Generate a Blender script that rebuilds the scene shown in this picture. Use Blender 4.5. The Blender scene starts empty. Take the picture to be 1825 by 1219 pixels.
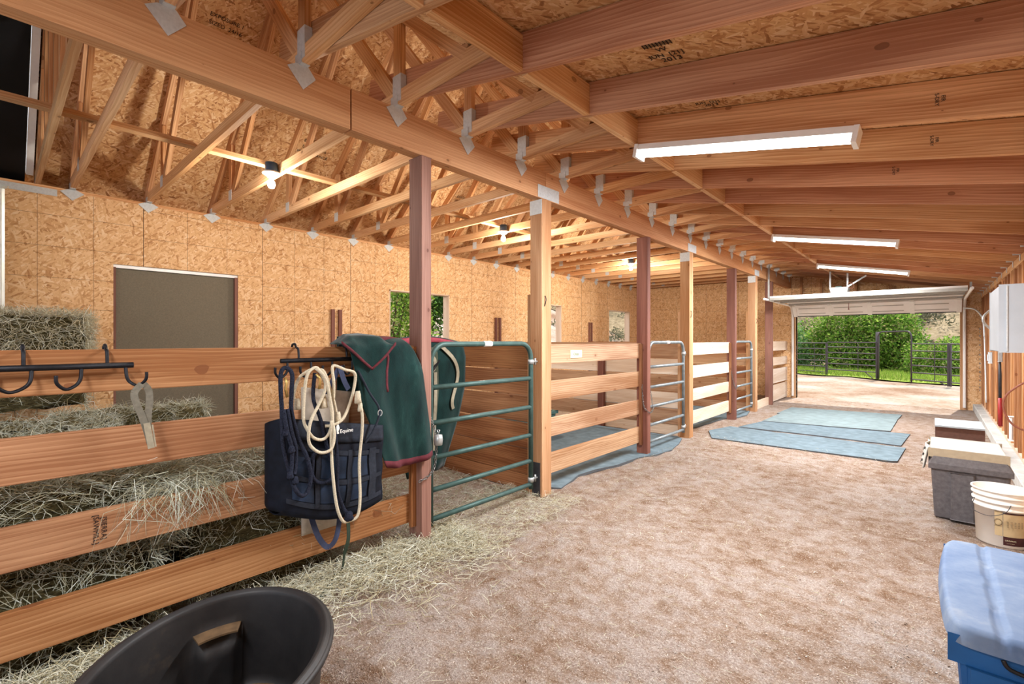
import bpy, math, random
import numpy as np
from mathutils import Vector, Matrix
random.seed(7); RNG = np.random.default_rng(11)
SC = bpy.context.scene; COL = SC.collection
# ---------------------------------------------------------------- camera, world, sun, exposure
H = 1.39
cam = bpy.data.cameras.new('camera'); co = bpy.data.objects.new('camera', cam); COL.objects.link(co)
cam.sensor_width = 36; cam.lens = 834/1825*36; cam.shift_y = -0.0019; cam.clip_start = .02; cam.clip_end = 300
co.location = (0, 0, H); co.rotation_euler = (math.radians(90), 0, math.radians(42.06)); SC.camera = co
SC.view_settings.view_transform = 'Standard'; SC.view_settings.look = 'None'
SC.view_settings.exposure = 0.5; SC.view_settings.gamma = 1; SC.view_settings.use_curve_mapping = False
SC.cycles.use_denoising = True; SC.cycles.max_bounces = 8; SC.cycles.diffuse_bounces = 5
SC.cycles.glossy_bounces = 3; SC.cycles.transparent_max_bounces = 4
SC.cycles.sample_clamp_indirect = 6; SC.cycles.caustics_reflective = False; SC.cycles.caustics_refractive = False
W = bpy.data.worlds.new('sky'); SC.world = W; W.use_nodes = True
bg = W.node_tree.nodes['Background']; bg.inputs[0].default_value = (.80, .88, 1, 1); bg.inputs[1].default_value = 1.8
SUN_P = 6.0; TUBE_P = 112; BULB_P = 62
sl = bpy.data.lights.new('sun', 'SUN'); so = bpy.data.objects.new('sun', sl); COL.objects.link(so)
sl.energy = SUN_P; sl.angle = .01; sl.color = (1, .95, .86)
so.rotation_euler = Vector((-.08, -.58, -1)).to_track_quat('-Z', 'Y').to_euler(); so.location = (2, 20, 25)

# ---------------------------------------------------------------- materials
def srgb(r, g, b):
    f = lambda c: (c/255/12.92) if c <= 10 else ((c/255+.055)/1.055)**2.4
    return (f(r), f(g), f(b), 1)
def ds(c, k=.78):
    l = .3*c[0]+.59*c[1]+.11*c[2]; return tuple(l+(x-l)*k for x in c)
class NT:
    def __init__(s, name, rough=.8, metal=0, spec=.3):
        s.m = bpy.data.materials.new(name); s.m.use_nodes = True; s.t = s.m.node_tree; s.b = s.t.nodes['Principled BSDF']
        s.b.inputs['Roughness'].default_value = rough; s.b.inputs['Metallic'].default_value = metal
        s.b.inputs['Specular IOR Level'].default_value = spec
    def n(s, typ, **k):
        nd = s.t.nodes.new(typ)
        for a, v in k.items():
            if a.startswith('i_'):
                key = a[2:]; key = int(key) if key.isdigit() else key.replace('_', ' ')
                if isinstance(v, bpy.types.NodeSocket): s.t.links.new(v, nd.inputs[key])
                else: nd.inputs[key].default_value = v
            else: setattr(nd, a, v)
        return nd
    def link(s, a, b): s.t.links.new(a, b)
    def math(s, op, a, b=0., c=0., clamp=False):
        nd = s.n('ShaderNodeMath', operation=op); nd.use_clamp = clamp
        for i, v in enumerate((a, b, c)):
            if isinstance(v, bpy.types.NodeSocket): s.link(v, nd.inputs[i])
            else: nd.inputs[i].default_value = v
        return nd.outputs[0]
    def mix(s, f, a, b, mode='MIX'):
        nd = s.n('ShaderNodeMix', data_type='RGBA', blend_type=mode)
        for i, v in ((0, f), (6, a), (7, b)):
            if isinstance(v, bpy.types.NodeSocket): s.link(v, nd.inputs[i])
            else: nd.inputs[i].default_value = v
        return nd.outputs[2]
    def ramp(s, f, stops, interp='LINEAR'):
        nd = s.n('ShaderNodeValToRGB'); cr = nd.color_ramp; cr.interpolation = interp
        while len(cr.elements) < len(stops): cr.elements.new(.5)
        for e, (p, c) in zip(cr.elements, stops): e.position = p; e.color = c
        s.link(f, nd.inputs[0]); return nd.outputs[0]
    def uv(s, scale=(1, 1, 1), rot=0, rnd=True):
        tc = s.n('ShaderNodeTexCoord'); mp = s.n('ShaderNodeMapping'); mp.inputs['Scale'].default_value = scale
        mp.inputs['Rotation'].default_value = (0, 0, rot); src = tc.outputs['UV']
        if rnd:
            oi = s.n('ShaderNodeObjectInfo'); ad = s.n('ShaderNodeVectorMath', operation='MULTIPLY_ADD')
            s.link(oi.outputs['Random'], ad.inputs[0]); ad.inputs[1].default_value = (37, 23, 11); s.link(src, ad.inputs[2]); src = ad.outputs[0]
        s.link(src, mp.inputs[0]); return mp.outputs[0]
    def obj(s, scale=(1, 1, 1), rot=(0, 0, 0)):
        tc = s.n('ShaderNodeTexCoord'); mp = s.n('ShaderNodeMapping'); mp.inputs['Scale'].default_value = scale
        mp.inputs['Rotation'].default_value = rot; s.link(tc.outputs['Object'], mp.inputs[0]); return mp.outputs[0]
    def noise(s, vec, sc, det=3, rough=.55, dist=0.):
        nd = s.n('ShaderNodeTexNoise'); nd.inputs['Scale'].default_value = sc; nd.inputs['Detail'].default_value = det
        nd.inputs['Roughness'].default_value = rough; nd.inputs['Distortion'].default_value = dist; s.link(vec, nd.inputs['Vector']); return nd.outputs[0]
    def vor(s, vec, sc, feat='F1', dim='3D'):
        nd = s.n('ShaderNodeTexVoronoi', feature=feat, voronoi_dimensions=dim); nd.inputs['Scale'].default_value = sc; s.link(vec, nd.inputs['Vector']); return nd
    def color(s, c):
        if isinstance(c, bpy.types.NodeSocket): s.link(c, s.b.inputs['Base Color'])
        else: s.b.inputs['Base Color'].default_value = c
    def bump(s, h, strength=.3, dist=.01):
        nd = s.n('ShaderNodeBump'); nd.inputs['Strength'].default_value = strength; nd.inputs['Distance'].default_value = dist
        s.link(h, nd.inputs['Height']); s.link(nd.outputs[0], s.b.inputs['Normal'])
M = {}
def plain(name, rgb, rough=.6, metal=0, var=.08, nsc=30, spec=.35, bump=0):
    t = NT(name, rough, metal, spec); c = srgb(*rgb); v = t.obj(); n = t.noise(v, nsc, 4)
    d = tuple(x*(1-var*2) for x in c[:3])+(1,); l = tuple(min(1, x*(1+var)) for x in c[:3])+(1,)
    t.color(t.ramp(n, [(.3, d), (.7, l)]))
    if bump: t.bump(n, bump)
    M[name] = t.m; return t
def wood(name, light, dark, knot=(95, 55, 30), rough=.72, var=.25, grain=1., knots=.045, dirty=None):
    t = NT(name, rough, 0, .25)
    v = t.uv((.55, 5.5, 1)); lo = t.noise(v, 1.1, 2, .5, .6)
    v2 = t.uv((.16, 1, 1))
    wv = t.n('ShaderNodeTexWave', wave_type='BANDS', bands_direction='Y', wave_profile='SAW'); wv.inputs['Scale'].default_value = 15; wv.inputs['Distortion'].default_value = 7
    wv.inputs['Detail'].default_value = 1; wv.inputs['Detail Scale'].default_value = .8; wv.inputs['Detail Roughness'].default_value = .45; t.link(v2, wv.inputs[0])
    v3 = t.uv((3, 150, 1)); fi = t.noise(v3, 1., 2, .6)
    g = t.math('ADD', t.math('MULTIPLY', wv.outputs[1], .17*grain), t.math('ADD', t.math('MULTIPLY', fi, .34), t.math('MULTIPLY', lo, .72)))
    light, dark = ds(light, .9), ds(dark, .98); L, D = srgb(*light), srgb(*dark)
    c = t.ramp(g, [(.42, L), (.72, D)])
    kv = t.vor(t.uv((2.6, 4.2, 1)), 1., dim='2D'); kd = kv.outputs['Distance']
    ks = t.n('ShaderNodeSeparateColor'); t.link(kv.outputs['Color'], ks.inputs[0]); kd = t.math('DIVIDE', kd, t.math('ADD', t.math('MULTIPLY', t.math('POWER', ks.outputs[0], 2.5), 1.5), .05)); kn = t.noise(t.uv((9, 20, 1)), 1., 2); kd = t.math('ADD', kd, t.math('MULTIPLY', kn, knots*.9)); knots = knots*1.3; km = t.math('MULTIPLY', t.math('LESS_THAN', kd, knots), .75)
    c = t.mix(km, c, srgb(*knot))
    halo = t.math('SUBTRACT', 1., t.math('DIVIDE', kd, knots*3.2), clamp=True)
    c = t.mix(t.math('MULTIPLY', halo, .45), c, D)
    oi = t.n('ShaderNodeObjectInfo'); hs = t.n('ShaderNodeHueSaturation')
    t.link(t.math('ADD', t.math('MULTIPLY', oi.outputs['Random'], var), 1-var*.55), hs.inputs['Value'])
    r2 = t.math('FRACT', t.math('MULTIPLY', oi.outputs['Random'], 17.3)); t.link(t.math('ADD', t.math('MULTIPLY', r2, .08), .93), hs.inputs['Saturation'])
    t.link(t.math('ADD', t.math('MULTIPLY', t.math('FRACT', t.math('MULTIPLY', oi.outputs['Random'], 71.7)), .005), .4985), hs.inputs['Hue'])
    t.link(c, hs.inputs['Color']); c = hs.outputs[0]
    if dirty:
        c = t.mix(t.math('MULTIPLY', t.math('SUBTRACT', t.noise(t.uv((1.5, 6, 1)), 2, 4, .6), .35, clamp=True), 1.6, clamp=True), c, srgb(*dirty))
    t.color(c); t.bump(g, .15, .002); M[name] = t.m; return t
def osb(name, tint=1., grid=False, pal=None):
    t = NT(name, .7, 0, .25); res = None; vals = []
    base = t.uv((1, 1, 1), 0, False); wob = t.n('ShaderNodeTexNoise'); wob.inputs['Scale'].default_value = 5; t.link(base, wob.inputs[0])
    for i, (a, sx, sy) in enumerate(((.35, 15, 60), (-.6, 17, 70), (1.35, 14, 66), (2.3, 20, 85))):
        ad = t.n('ShaderNodeVectorMath', operation='MULTIPLY_ADD'); t.link(wob.outputs[1], ad.inputs[0]); ad.inputs[1].default_value = (.016, .016, 0); t.link(base, ad.inputs[2])
        mp = t.n('ShaderNodeMapping'); mp.inputs['Rotation'].default_value = (0, 0, a); mp.inputs['Location'].default_value = (i*3.7, i*1.9, 0); t.link(ad.outputs[0], mp.inputs[0])
        m2 = t.n('ShaderNodeMapping'); m2.inputs['Scale'].default_value = (sx, sy, 1); t.link(mp.outputs[0], m2.inputs[0])
        vo = t.vor(m2.outputs[0], 1., dim='2D'); sp = t.n('ShaderNodeSeparateColor'); t.link(vo.outputs['Color'], sp.inputs[0])
        fn = t.noise(m2.outputs[0], 1.5, 3, .6); vals.append((sp.outputs[0], sp.outputs[1], fn))
    r, g, f = vals[0]
    for (r1, g1, f1) in vals[1:]:
        k = t.math('GREATER_THAN', r1, r)
        mixf = lambda a, b: t.math('ADD', t.math('MULTIPLY', k, b), t.math('MULTIPLY', t.math('SUBTRACT', 1., k), a))
        g, f, r = mixf(g, g1), mixf(f, f1), t.math('MAXIMUM', r, r1)
    val = t.math('ADD', t.math('MULTIPLY', g, .75), t.math('MULTIPLY', f, .3))
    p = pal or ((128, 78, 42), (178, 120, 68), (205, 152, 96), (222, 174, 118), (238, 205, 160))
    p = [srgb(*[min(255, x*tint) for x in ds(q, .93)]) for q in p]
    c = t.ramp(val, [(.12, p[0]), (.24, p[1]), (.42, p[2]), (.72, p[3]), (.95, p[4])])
    big = t.noise(base, 1.6, 3); c = t.mix(t.math('MULTIPLY', big, .35), c, p[1])
    if grid:
        sp = t.n('ShaderNodeSeparateXYZ'); t.link(base, sp.inputs[0])
        X, Y = sp.outputs[0], sp.outputs[1]
        fr = t.math('FRACT', t.math('DIVIDE', t.math('ADD', X, 40.36), .4064)); l1 = t.math('LESS_THAN', fr, .011)
        pn = t.math('FLOOR', t.math('DIVIDE', t.math('ADD', X, 40.36), 1.2192))
        off = t.math('FRACT', t.math('MULTIPLY', pn, .377))
        fr2 = t.math('FRACT', t.math('ADD', t.math('DIVIDE', Y, .305), off)); l2 = t.math('LESS_THAN', fr2, .014)
        pf = t.math('LESS_THAN', t.math('FRACT', t.math('DIVIDE', t.math('ADD', X, 40.36), 1.2192)), .0055)
        ln = t.math('MAXIMUM', t.math('MULTIPLY', t.math('MAXIMUM', l1, l2), .62), t.math('MULTIPLY', pf, .85))
        c = t.mix(ln, c, srgb(70, 42, 25))
    t.color(c); t.bump(val, .15, .002); M[name] = t.m

wood('fir', (230, 180, 128), (178, 120, 72), knots=.055)
wood('fir_red', (218, 160, 118), (168, 108, 72), var=.15, knots=.06)
wood('fir_pale', (232, 188, 138), (196, 142, 92), var=.2)
wood('rail', (190, 136, 90), (140, 88, 50), (105, 55, 32), var=.12, knots=.075)
wood('rail_grey', (204, 166, 130), (150, 106, 72), (120, 72, 42), var=.16, knots=.06)
wood('rail_white', (236, 224, 208), (206, 180, 154), (150, 105, 70), var=.12)
wood('board', (178, 120, 74), (122, 72, 38), var=.25)
wood('redwood_grey', (166, 120, 102), (122, 80, 66), (80, 40, 32), var=.1, grain=.5)
wood('redwood', (142, 92, 76), (104, 62, 50), (80, 40, 32), var=.1, grain=.5)
wood('post', (206, 160, 116), (164, 114, 72), var=.12, grain=.7)
wood('lvl', (218, 162, 110), (180, 120, 72), var=.05, grain=.8, knots=.04)
wood('jamb', (226, 202, 180), (196, 166, 140), var=.1)
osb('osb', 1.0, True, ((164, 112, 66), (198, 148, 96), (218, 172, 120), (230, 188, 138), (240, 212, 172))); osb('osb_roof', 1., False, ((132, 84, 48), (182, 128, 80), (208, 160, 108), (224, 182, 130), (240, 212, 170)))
plain('steel', (198, 203, 205), .5, .1, .06, 60); plain('steel_dark', (70, 72, 78), .55, .6, .1)
plain('white_metal', (232, 232, 230), .45, .1, .02); plain('door_white', (240, 239, 236), .5, 0, .03, 4)
plain('door_grey_strut', (168, 166, 158), .5, .2, .04); plain('pale_panel', (206, 212, 208), .35, .3, .1, 4)
plain('grey_door', (112, 104, 88), .8, 0, .08, 90, bump=.1); plain('black', (16, 16, 19), .5, 0, .2); plain('black_sheet', (20, 21, 25), .42, 0, .35, 2.5)
plain('iron', (34, 35, 40), .5, .5, .2, 50); plain('gate_green', (66, 92, 88), .5, .25, .12, 14); plain('gate_grey', (132, 142, 146), .45, .4, .12, 14)
plain('galv', (176, 180, 180), .4, .5, .06); plain('steel_chain', (128, 128, 126), .4, .7, .1); plain('rubber', (40, 41, 44), .5, 0, .3, 8, bump=.05)
plain('mat', (104, 120, 128), .9, 0, .14, 9, .1, .15); plain('mat2', (118, 132, 134), .9, 0, .1, 7, .1, .15); plain('mat_edge', (84, 88, 92), .9)
plain('concrete', (182, 182, 178), .9, 0, .12, 6, bump=.1); plain('bag_navy', (15, 20, 32), .8, 0, .25, 22, .2, .1); plain('web_navy', (30, 36, 48), .85, 0, .2, 60)
plain('bag_window', (24, 40, 62), .8, 0, .25, 12); plain('canvas', (186, 174, 158), .9, 0, .08, 30); plain('handle_navy', (58, 66, 92), .85, 0, .1, 50)
plain('strap_green', (44, 58, 44), .85, 0, .1, 50); plain('strap_tan', (150, 142, 122), .85, 0, .1, 50); plain('strap_grey', (112, 108, 96), .8, 0, .12, 60)
plain('brass', (196, 164, 100), .35, .7); plain('maroon', (92, 36, 44), .9, 0, .15, 40); plain('maroon_light', (150, 62, 74), .9, 0, .1, 30)
plain('blanket_olive', (66, 74, 60), .95, 0, .2, 15); plain('white_paint', (238, 238, 234), .6, 0, .02); plain('ink', (44, 34, 30), .8, 0, .05)
plain('ink_red', (120, 30, 30), .8); plain('sign_cream', (226, 222, 190), .5, 0, .04); plain('ink_green', (96, 120, 96), .7)
plain('bucket', (238, 236, 230), .45, 0, .03, 6); plain('label_tan', (190, 170, 132), .6, 0, .04); plain('label_brown', (68, 34, 34), .6, 0, .05)
plain('tote_blue', (24, 84, 142), .5, 0, .1, 6); plain('tote_grey', (98, 94, 96), .6, 0, .14, 40); plain('cushion', (196, 194, 186), .8, 0, .07, 7)
plain('cushion_side', (172, 158, 134), .85, 0, .05); plain('check_cloth', (210, 208, 200), .9); plain('box_brown', (96, 68, 58), .85, 0, .1)
plain('box_grey', (170, 180, 186), .8, 0, .06, 10); plain('cabinet', (172, 180, 188), .55, 0, .04, 5); plain('red_grip', (158, 40, 44), .5)
plain('cable_red', (140, 84, 66), .6); plain('corral', (74, 66, 68), .6, .3, .1); plain('box_blue', (70, 96, 130), .5, 0, .05); plain('tag_white', (235, 235, 235), .7)
plain('tank_lit_dust', (96, 74, 50), .8, 0, .25, 20); plain('trunk', (92, 74, 56), .95, 0, .2); plain('tub_green', (72, 108, 104), .5); plain('opener', (206, 206, 200), .45); plain('rope_cream', (206, 196, 172), .95, 0, .12, 150, .1, .4)
plain('rope_navy', (42, 46, 60), .95, 0, .35, 170, .1, .4)
# blue lid scuffed with pale dust
t = NT('lid_blue', .7); v = t.obj(); n = t.noise(v, 5, 6, .65); t.color(t.ramp(n, [(.3, srgb(78, 100, 134)), (.55, srgb(104, 122, 148)), (.75, srgb(136, 146, 158))])); M['lid_blue'] = t.m
t = NT('fleece', .95, 0, .1); v = t.obj((1, 1, .35)); n = t.noise(v, 12, 4, .6); n2 = t.noise(t.obj(), 200, 2)
t.color(t.ramp(n, [(.3, srgb(12, 32, 33)), (.6, srgb(22, 50, 48)), (.85, srgb(44, 78, 74))])); t.bump(n2, .4, .004)
t.b.inputs['Sheen Weight'].default_value = .15; M['fleece'] = t.m
for nm, e, c in (('tube_glow', 9, (1, .97, .9, 1)), ('bulb_glow', 30, (1, .86, .6, 1))):
    t = NT(nm); t.b.inputs['Emission Color'].default_value = c; t.b.inputs['Emission Strength'].default_value = e; M[nm] = t.m
def strandmat(name, cols, rough=.7):
    t = NT(name, rough, 0, .2); tc = t.n('ShaderNodeTexCoord'); sp = t.n('ShaderNodeSeparateXYZ'); t.link(tc.outputs['UV'], sp.inputs[0])
    n = len(cols); t.color(t.ramp(sp.outputs[0], [(i/(n-1), srgb(*c)) for i, c in enumerate(cols)])); M[name] = t.m; return t
strandmat('hay_strand', [(104, 102, 78), (168, 168, 144), (204, 208, 188), (150, 138, 98), (230, 236, 226), (128, 126, 96)])
strandmat('pebble', [(150, 126, 106), (196, 180, 166), (120, 98, 80), (222, 214, 206), (170, 148, 130)], .95)
strandmat('straw_strand', [(150, 138, 104), (196, 190, 160), (222, 222, 204), (176, 162, 122), (236, 238, 226)])
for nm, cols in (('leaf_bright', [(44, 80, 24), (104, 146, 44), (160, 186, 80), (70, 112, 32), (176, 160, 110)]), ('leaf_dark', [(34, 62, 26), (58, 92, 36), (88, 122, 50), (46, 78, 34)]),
                 ('leaf_soft', [(104, 142, 88), (142, 176, 116), (88, 128, 76)]), ('grass', [(104, 134, 44), (138, 160, 62), (84, 112, 36), (166, 168, 88)]), ('sage', [(84, 84, 62), (112, 108, 82), (62, 64, 48), (138, 128, 98)])):
    t = strandmat(nm, cols); tr = t.n('ShaderNodeBsdfTranslucent'); src = t.b.inputs['Base Color'].links[0].from_socket; t.link(src, tr.inputs[0])
    mx = t.n('ShaderNodeMixShader'); mx.inputs[0].default_value = .35; t.link(t.b.outputs[0], mx.inputs[1]); t.link(tr.outputs[0], mx.inputs[2])
    t.link(mx.outputs[0], t.t.nodes['Material Output'].inputs[0])
t = NT('hay_body', .9, 0, .1); v = t.obj((1, 1, 3)); n = t.noise(v, 22, 5, .7, 1.); t.color(t.ramp(n, [(.32, srgb(40, 36, 24)), (.52, srgb(92, 84, 56)), (.72, srgb(140, 132, 98))])); t.bump(n, 1, .02); M['hay_body'] = t.m
t = NT('dirt', .95, 0, .1); v = t.obj(); a = t.noise(v, 1.3, 4, .6); b = t.noise(v, 9, 5, .7); g = t.noise(v, 95, 3, .8); vg = t.vor(v, 240)
c = t.ramp(t.math('ADD', t.math('MULTIPLY', a, .35), t.math('MULTIPLY', b, .65)), [(.38, srgb(150, 122, 98)), (.48, srgb(178, 160, 144)), (.58, srgb(196, 186, 178))])
c = t.mix(t.math('MULTIPLY', t.math('SUBTRACT', g, .35, clamp=True), 2.4, clamp=True), t.mix(1., c, srgb(190, 176, 168), 'MULTIPLY'), c)
sp = t.n('ShaderNodeSeparateColor'); t.link(vg.outputs['Color'], sp.inputs[0]); c = t.mix(t.math('MULTIPLY', t.math('GREATER_THAN', sp.outputs[0], .9), .35), c, srgb(232, 224, 212))
t.color(c); t.bump(t.math('ADD', t.math('MULTIPLY', b, .7), t.math('MULTIPLY', g, .6)), 1., .03); M['dirt'] = t.m
t = NT('gravel', .95, 0, .1); v = t.obj(); a = t.noise(v, .5, 5, .6); b = t.noise(v, 12, 5, .7)
c = t.ramp(t.math('ADD', t.math('MULTIPLY', a, .65), t.math('MULTIPLY', b, .35)), [(.38, srgb(112, 84, 64)), (.5, srgb(138, 120, 104)), (.6, srgb(154, 142, 132))]); t.color(c); t.bump(b, .5, .02); M['gravel'] = t.m
t = NT('turf', .95, 0, .1); v = t.obj(); a = t.noise(v, 2, 5, .6); t.color(t.ramp(a, [(.35, srgb(104, 118, 50)), (.6, srgb(140, 158, 62))])); M['turf'] = t.m
t = NT('hillside', .95, 0, .1); v = t.obj(); a = t.noise(v, .45, 6, .65); b = t.noise(v, 5, 4, .7)
t.color(t.ramp(t.math('ADD', t.math('MULTIPLY', a, .6), t.math('MULTIPLY', b, .4)), [(.36, srgb(70, 62, 46)), (.48, srgb(114, 98, 74)), (.62, srgb(144, 128, 102))])); M['hillside'] = t.m
t = NT('tank_black', .55, 0, .4); v = t.obj(); a = t.noise(v, 3.5, 6, .7); t.color(t.ramp(a, [(.35, srgb(20, 19, 21)), (.6, srgb(38, 36, 36)), (.82, srgb(78, 66, 52))])); t.bump(t.noise(v, 60, 3), .1, .004); M['tank_black'] = t.m

# ---------------------------------------------------------------- mesh helpers
class MB:
    def __init__(s): s.v = []; s.f = []; s.u = []; s.mi = []
    def face(s, pts, uvs=None, m=0):
        i = len(s.v); s.v += [tuple(p) for p in pts]; s.f.append(tuple(range(i, i+len(pts))))
        s.u += uvs or [(p[0]+p[1], p[2]) for p in pts]; s.mi.append(m)
    def beam(s, p0, p1, w, t, up=(0, 0, 1), m=0, top=None):
        p0, p1 = Vector(p0), Vector(p1); d = p1-p0; L = d.length; d.normalize(); up = Vector(up)
        up = (up-d*up.dot(d)).normalized(); sd = d.cross(up).normalized(); ou, ov = random.uniform(0, 9), random.uniform(0, 9)
        c = lambda e, a, b: (p0 if e == 0 else p1)+up*(a*w/2)+sd*(b*t/2)
        A = [c(0, -1, -1), c(0, 1, -1), c(0, 1, 1), c(0, -1, 1)]; B = [c(1, -1, -1), c(1, 1, -1), c(1, 1, 1), c(1, -1, 1)]
        wid = [w, t, w, t]; acc = 0
        for k in range(4):
            j = (k+1) % 4; v0 = ov+acc; v1 = v0+wid[k]; acc += wid[k]
            s.face([A[k], B[k], B[j], A[j]], [(ou, v0), (ou+L, v0), (ou+L, v1), (ou, v1)], m)
        s.face(A[::-1], [(ou, ov), (ou, ov+t), (ou+w*.3, ov+t), (ou+w*.3, ov)], m); s.face(B, [(ou, ov), (ou+w*.3, ov), (ou+w*.3, ov+t), (ou, ov+t)], m)
        return s
    def box(s, x0, x1, y0, y1, z0, z1, m=0, ax=None):
        d = (x1-x0, y1-y0, z1-z0); ax = ax if ax is not None else d.index(max(d)); cx, cy, cz = (x0+x1)/2, (y0+y1)/2, (z0+z1)/2
        if ax == 0: return s.beam((x0, cy, cz), (x1, cy, cz), d[2], d[1], (0, 0, 1), m)
        if ax == 1: return s.beam((cx, y0, cz), (cx, y1, cz), d[2], d[0], (0, 0, 1), m)
        return s.beam((cx, cy, z0), (cx, cy, z1), d[1], d[0], (0, 1, 0), m)
    def tube(s, pts, r, n=8, m=0, closed=False, cap=True):
        P = [Vector(p) for p in pts]; N = len(P); rings = []; prev = None; acc = 0; us = []
        for i in range(N):
            a = P[(i-1) % N] if (closed or i > 0) else P[i]; b = P[(i+1) % N] if (closed or i < N-1) else P[i]
            d = (b-a).normalized()
            if prev is None:
                up = Vector((0, 0, 1)) if abs(d.z) < .9 else Vector((1, 0, 0)); prev = (up-d*up.dot(d)).normalized()
            else: prev = (prev-d*prev.dot(d)).normalized()
            q = d.cross(prev); rr = r[i] if isinstance(r, (list, tuple)) else r
            rings.append([P[i]+(prev*math.cos(2*math.pi*k/n)+q*math.sin(2*math.pi*k/n))*rr for k in range(n)])
            if i: acc += (P[i]-P[i-1]).length
            us.append(acc)
        base = len(s.v); 
        for rg in rings: s.v += [tuple(p) for p in rg]
        rng = range(N if closed else N-1)
        for i in rng:
            j = (i+1) % N; u0, u1 = us[i], us[j] if j else us[i]+.02
            for k in range(n):
                l = (k+1) % n; s.f.append((base+i*n+k, base+i*n+l, base+j*n+l, base+j*n+k))
                s.u += [(u0, k/n*.1), (u0, (k+1)/n*.1), (u1, (k+1)/n*.1), (u1, k/n*.1)]; s.mi.append(m)
        if cap and not closed:
            s.f.append(tuple(base+k for k in range(n))[::-1]); s.u += [(0, 0)]*n; s.mi.append(m)
            s.f.append(tuple(base+(N-1)*n+k for k in range(n))); s.u += [(0, 0)]*n; s.mi.append(m)
        return s
    def grid(s, F, nu, nv, m=0, us=1, vs=1, closed_u=False):
        base = len(s.v)
        for i in range(nu+1):
            for j in range(nv+1): s.v.append(tuple(F(i/nu, j/nv)))
        for i in range(nu):
            for j in range(nv):
                a = base+i*(nv+1)+j; s.f.append((a, a+nv+1, a+nv+2, a+1)); s.mi.append(m)
                s.u += [(i/nu*us, j/nv*vs), ((i+1)/nu*us, j/nv*vs), ((i+1)/nu*us, (j+1)/nv*vs), (i/nu*us, (j+1)/nv*vs)]
        return s
    def lathe(s, prof, c=(0, 0), n=32, m=0, sx=1, sy=1):
        return s.grid(lambda a, b: (lambda r, z: (c[0]+r*sx*math.cos(2*math.pi*a), c[1]+r*sy*math.sin(2*math.pi*a), z))(*interp(prof, b)), n, len(prof)-1, m)
    def build(s, name, mats, parent=None, loc=None, smooth=False, bevel=0, solid=0, sub=0):
        org = wloc(parent) if parent else Vector(loc if loc is not None else (0, 0, 0))
        me = bpy.data.meshes.new(name); me.from_pydata([tuple(Vector(p)-org) for p in s.v], [], s.f)
        ul = me.uv_layers.new(name='UVMap'); ul.data.foreach_set('uv', np.array(s.u, dtype=np.float32).ravel())
        for x in (mats if isinstance(mats, (list, tuple)) else [mats]): me.materials.append(M[x])
        me.polygons.foreach_set('material_index', s.mi)
        if smooth: me.polygons.foreach_set('use_smooth', [True]*len(s.f))
        me.update(); o = bpy.data.objects.new(name, me); COL.objects.link(o)
        if parent: o.parent = parent
        else: o.location = org
        if smooth or bevel or sub:
            w = o.modifiers.new('weld', 'WELD'); w.merge_threshold = .0002
        if bevel: b = o.modifiers.new('bevel', 'BEVEL'); b.width = bevel; b.segments = 2; b.limit_method = 'ANGLE'
        if solid: q = o.modifiers.new('solid', 'SOLIDIFY'); q.thickness = solid; q.offset = 0
        if sub: q = o.modifiers.new('sub', 'SUBSURF'); q.levels = sub; q.render_levels = sub
        return o
def interp(prof, b):
    x = b*(len(prof)-1); i = min(int(x+1e-6), len(prof)-2); f = x-i
    return tuple(prof[i][k]*(1-f)+prof[i+1][k]*f for k in range(len(prof[0])))
def wloc(o):
    v = Vector((0, 0, 0))
    while o: v += o.location; o = o.parent
    return v
def thing(name, label, cat, loc=(0, 0, 0), group=None):
    o = bpy.data.objects.new(name, None); COL.objects.link(o); o.location = loc; o.empty_display_size = .1; return tag(o, label, cat, group)
def tag(o, label, cat, group=None):
    o['label'] = label; o['category'] = cat
    if group: o['group'] = group
    return o
def stuff(o, label, cat): tag(o, label, cat); o['kind'] = 'stuff'; return o
def struct(o): o['kind'] = 'structure'; return o
def copy_tree(o, parent=None):
    c = o.copy(); COL.objects.link(c)
    if parent: c.parent = parent
    for ch in [x for x in o.children]: copy_tree(ch, c)
    return c
def smoothpath(pts, k=6, closed=False):
    P = [Vector(p) for p in pts]; N = len(P); out = []
    for i in range(N if closed else N-1):
        g = lambda j: P[j % N] if closed else P[max(0, min(N-1, j))]
        a, b, c, d = g(i-1), g(i), g(i+1), g(i+2)
        for q in range(k):
            t_ = q/k; out.append(.5*((2*b)+(c-a)*t_+(2*a-5*b+4*c-d)*t_*t_+(3*b-a-3*c+d)*t_**3))
    if not closed: out.append(P[-1])
    return out
ORD = 'first second third fourth fifth sixth seventh eighth ninth tenth eleventh twelfth thirteenth fourteenth fifteenth sixteenth seventeenth eighteenth nineteenth twentieth twenty-first twenty-second twenty-third twenty-fourth twenty-fifth twenty-sixth twenty-seventh twenty-eighth twenty-ninth thirtieth'.split()
def text(name, body, size, loc, rot, mat, parent=None, ext=.0006):
    cu = bpy.data.curves.new(name, 'FONT'); cu.body = body; cu.size = size; cu.align_x = 'CENTER'; cu.align_y = 'CENTER'; cu.extrude = ext
    cu.materials.append(M[mat]); o = bpy.data.objects.new(name, cu); COL.objects.link(o)
    if parent: o.parent = parent; o.location = Vector(loc)-wloc(parent)
    else: o.location = loc
    o.rotation_euler = rot; return o
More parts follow.
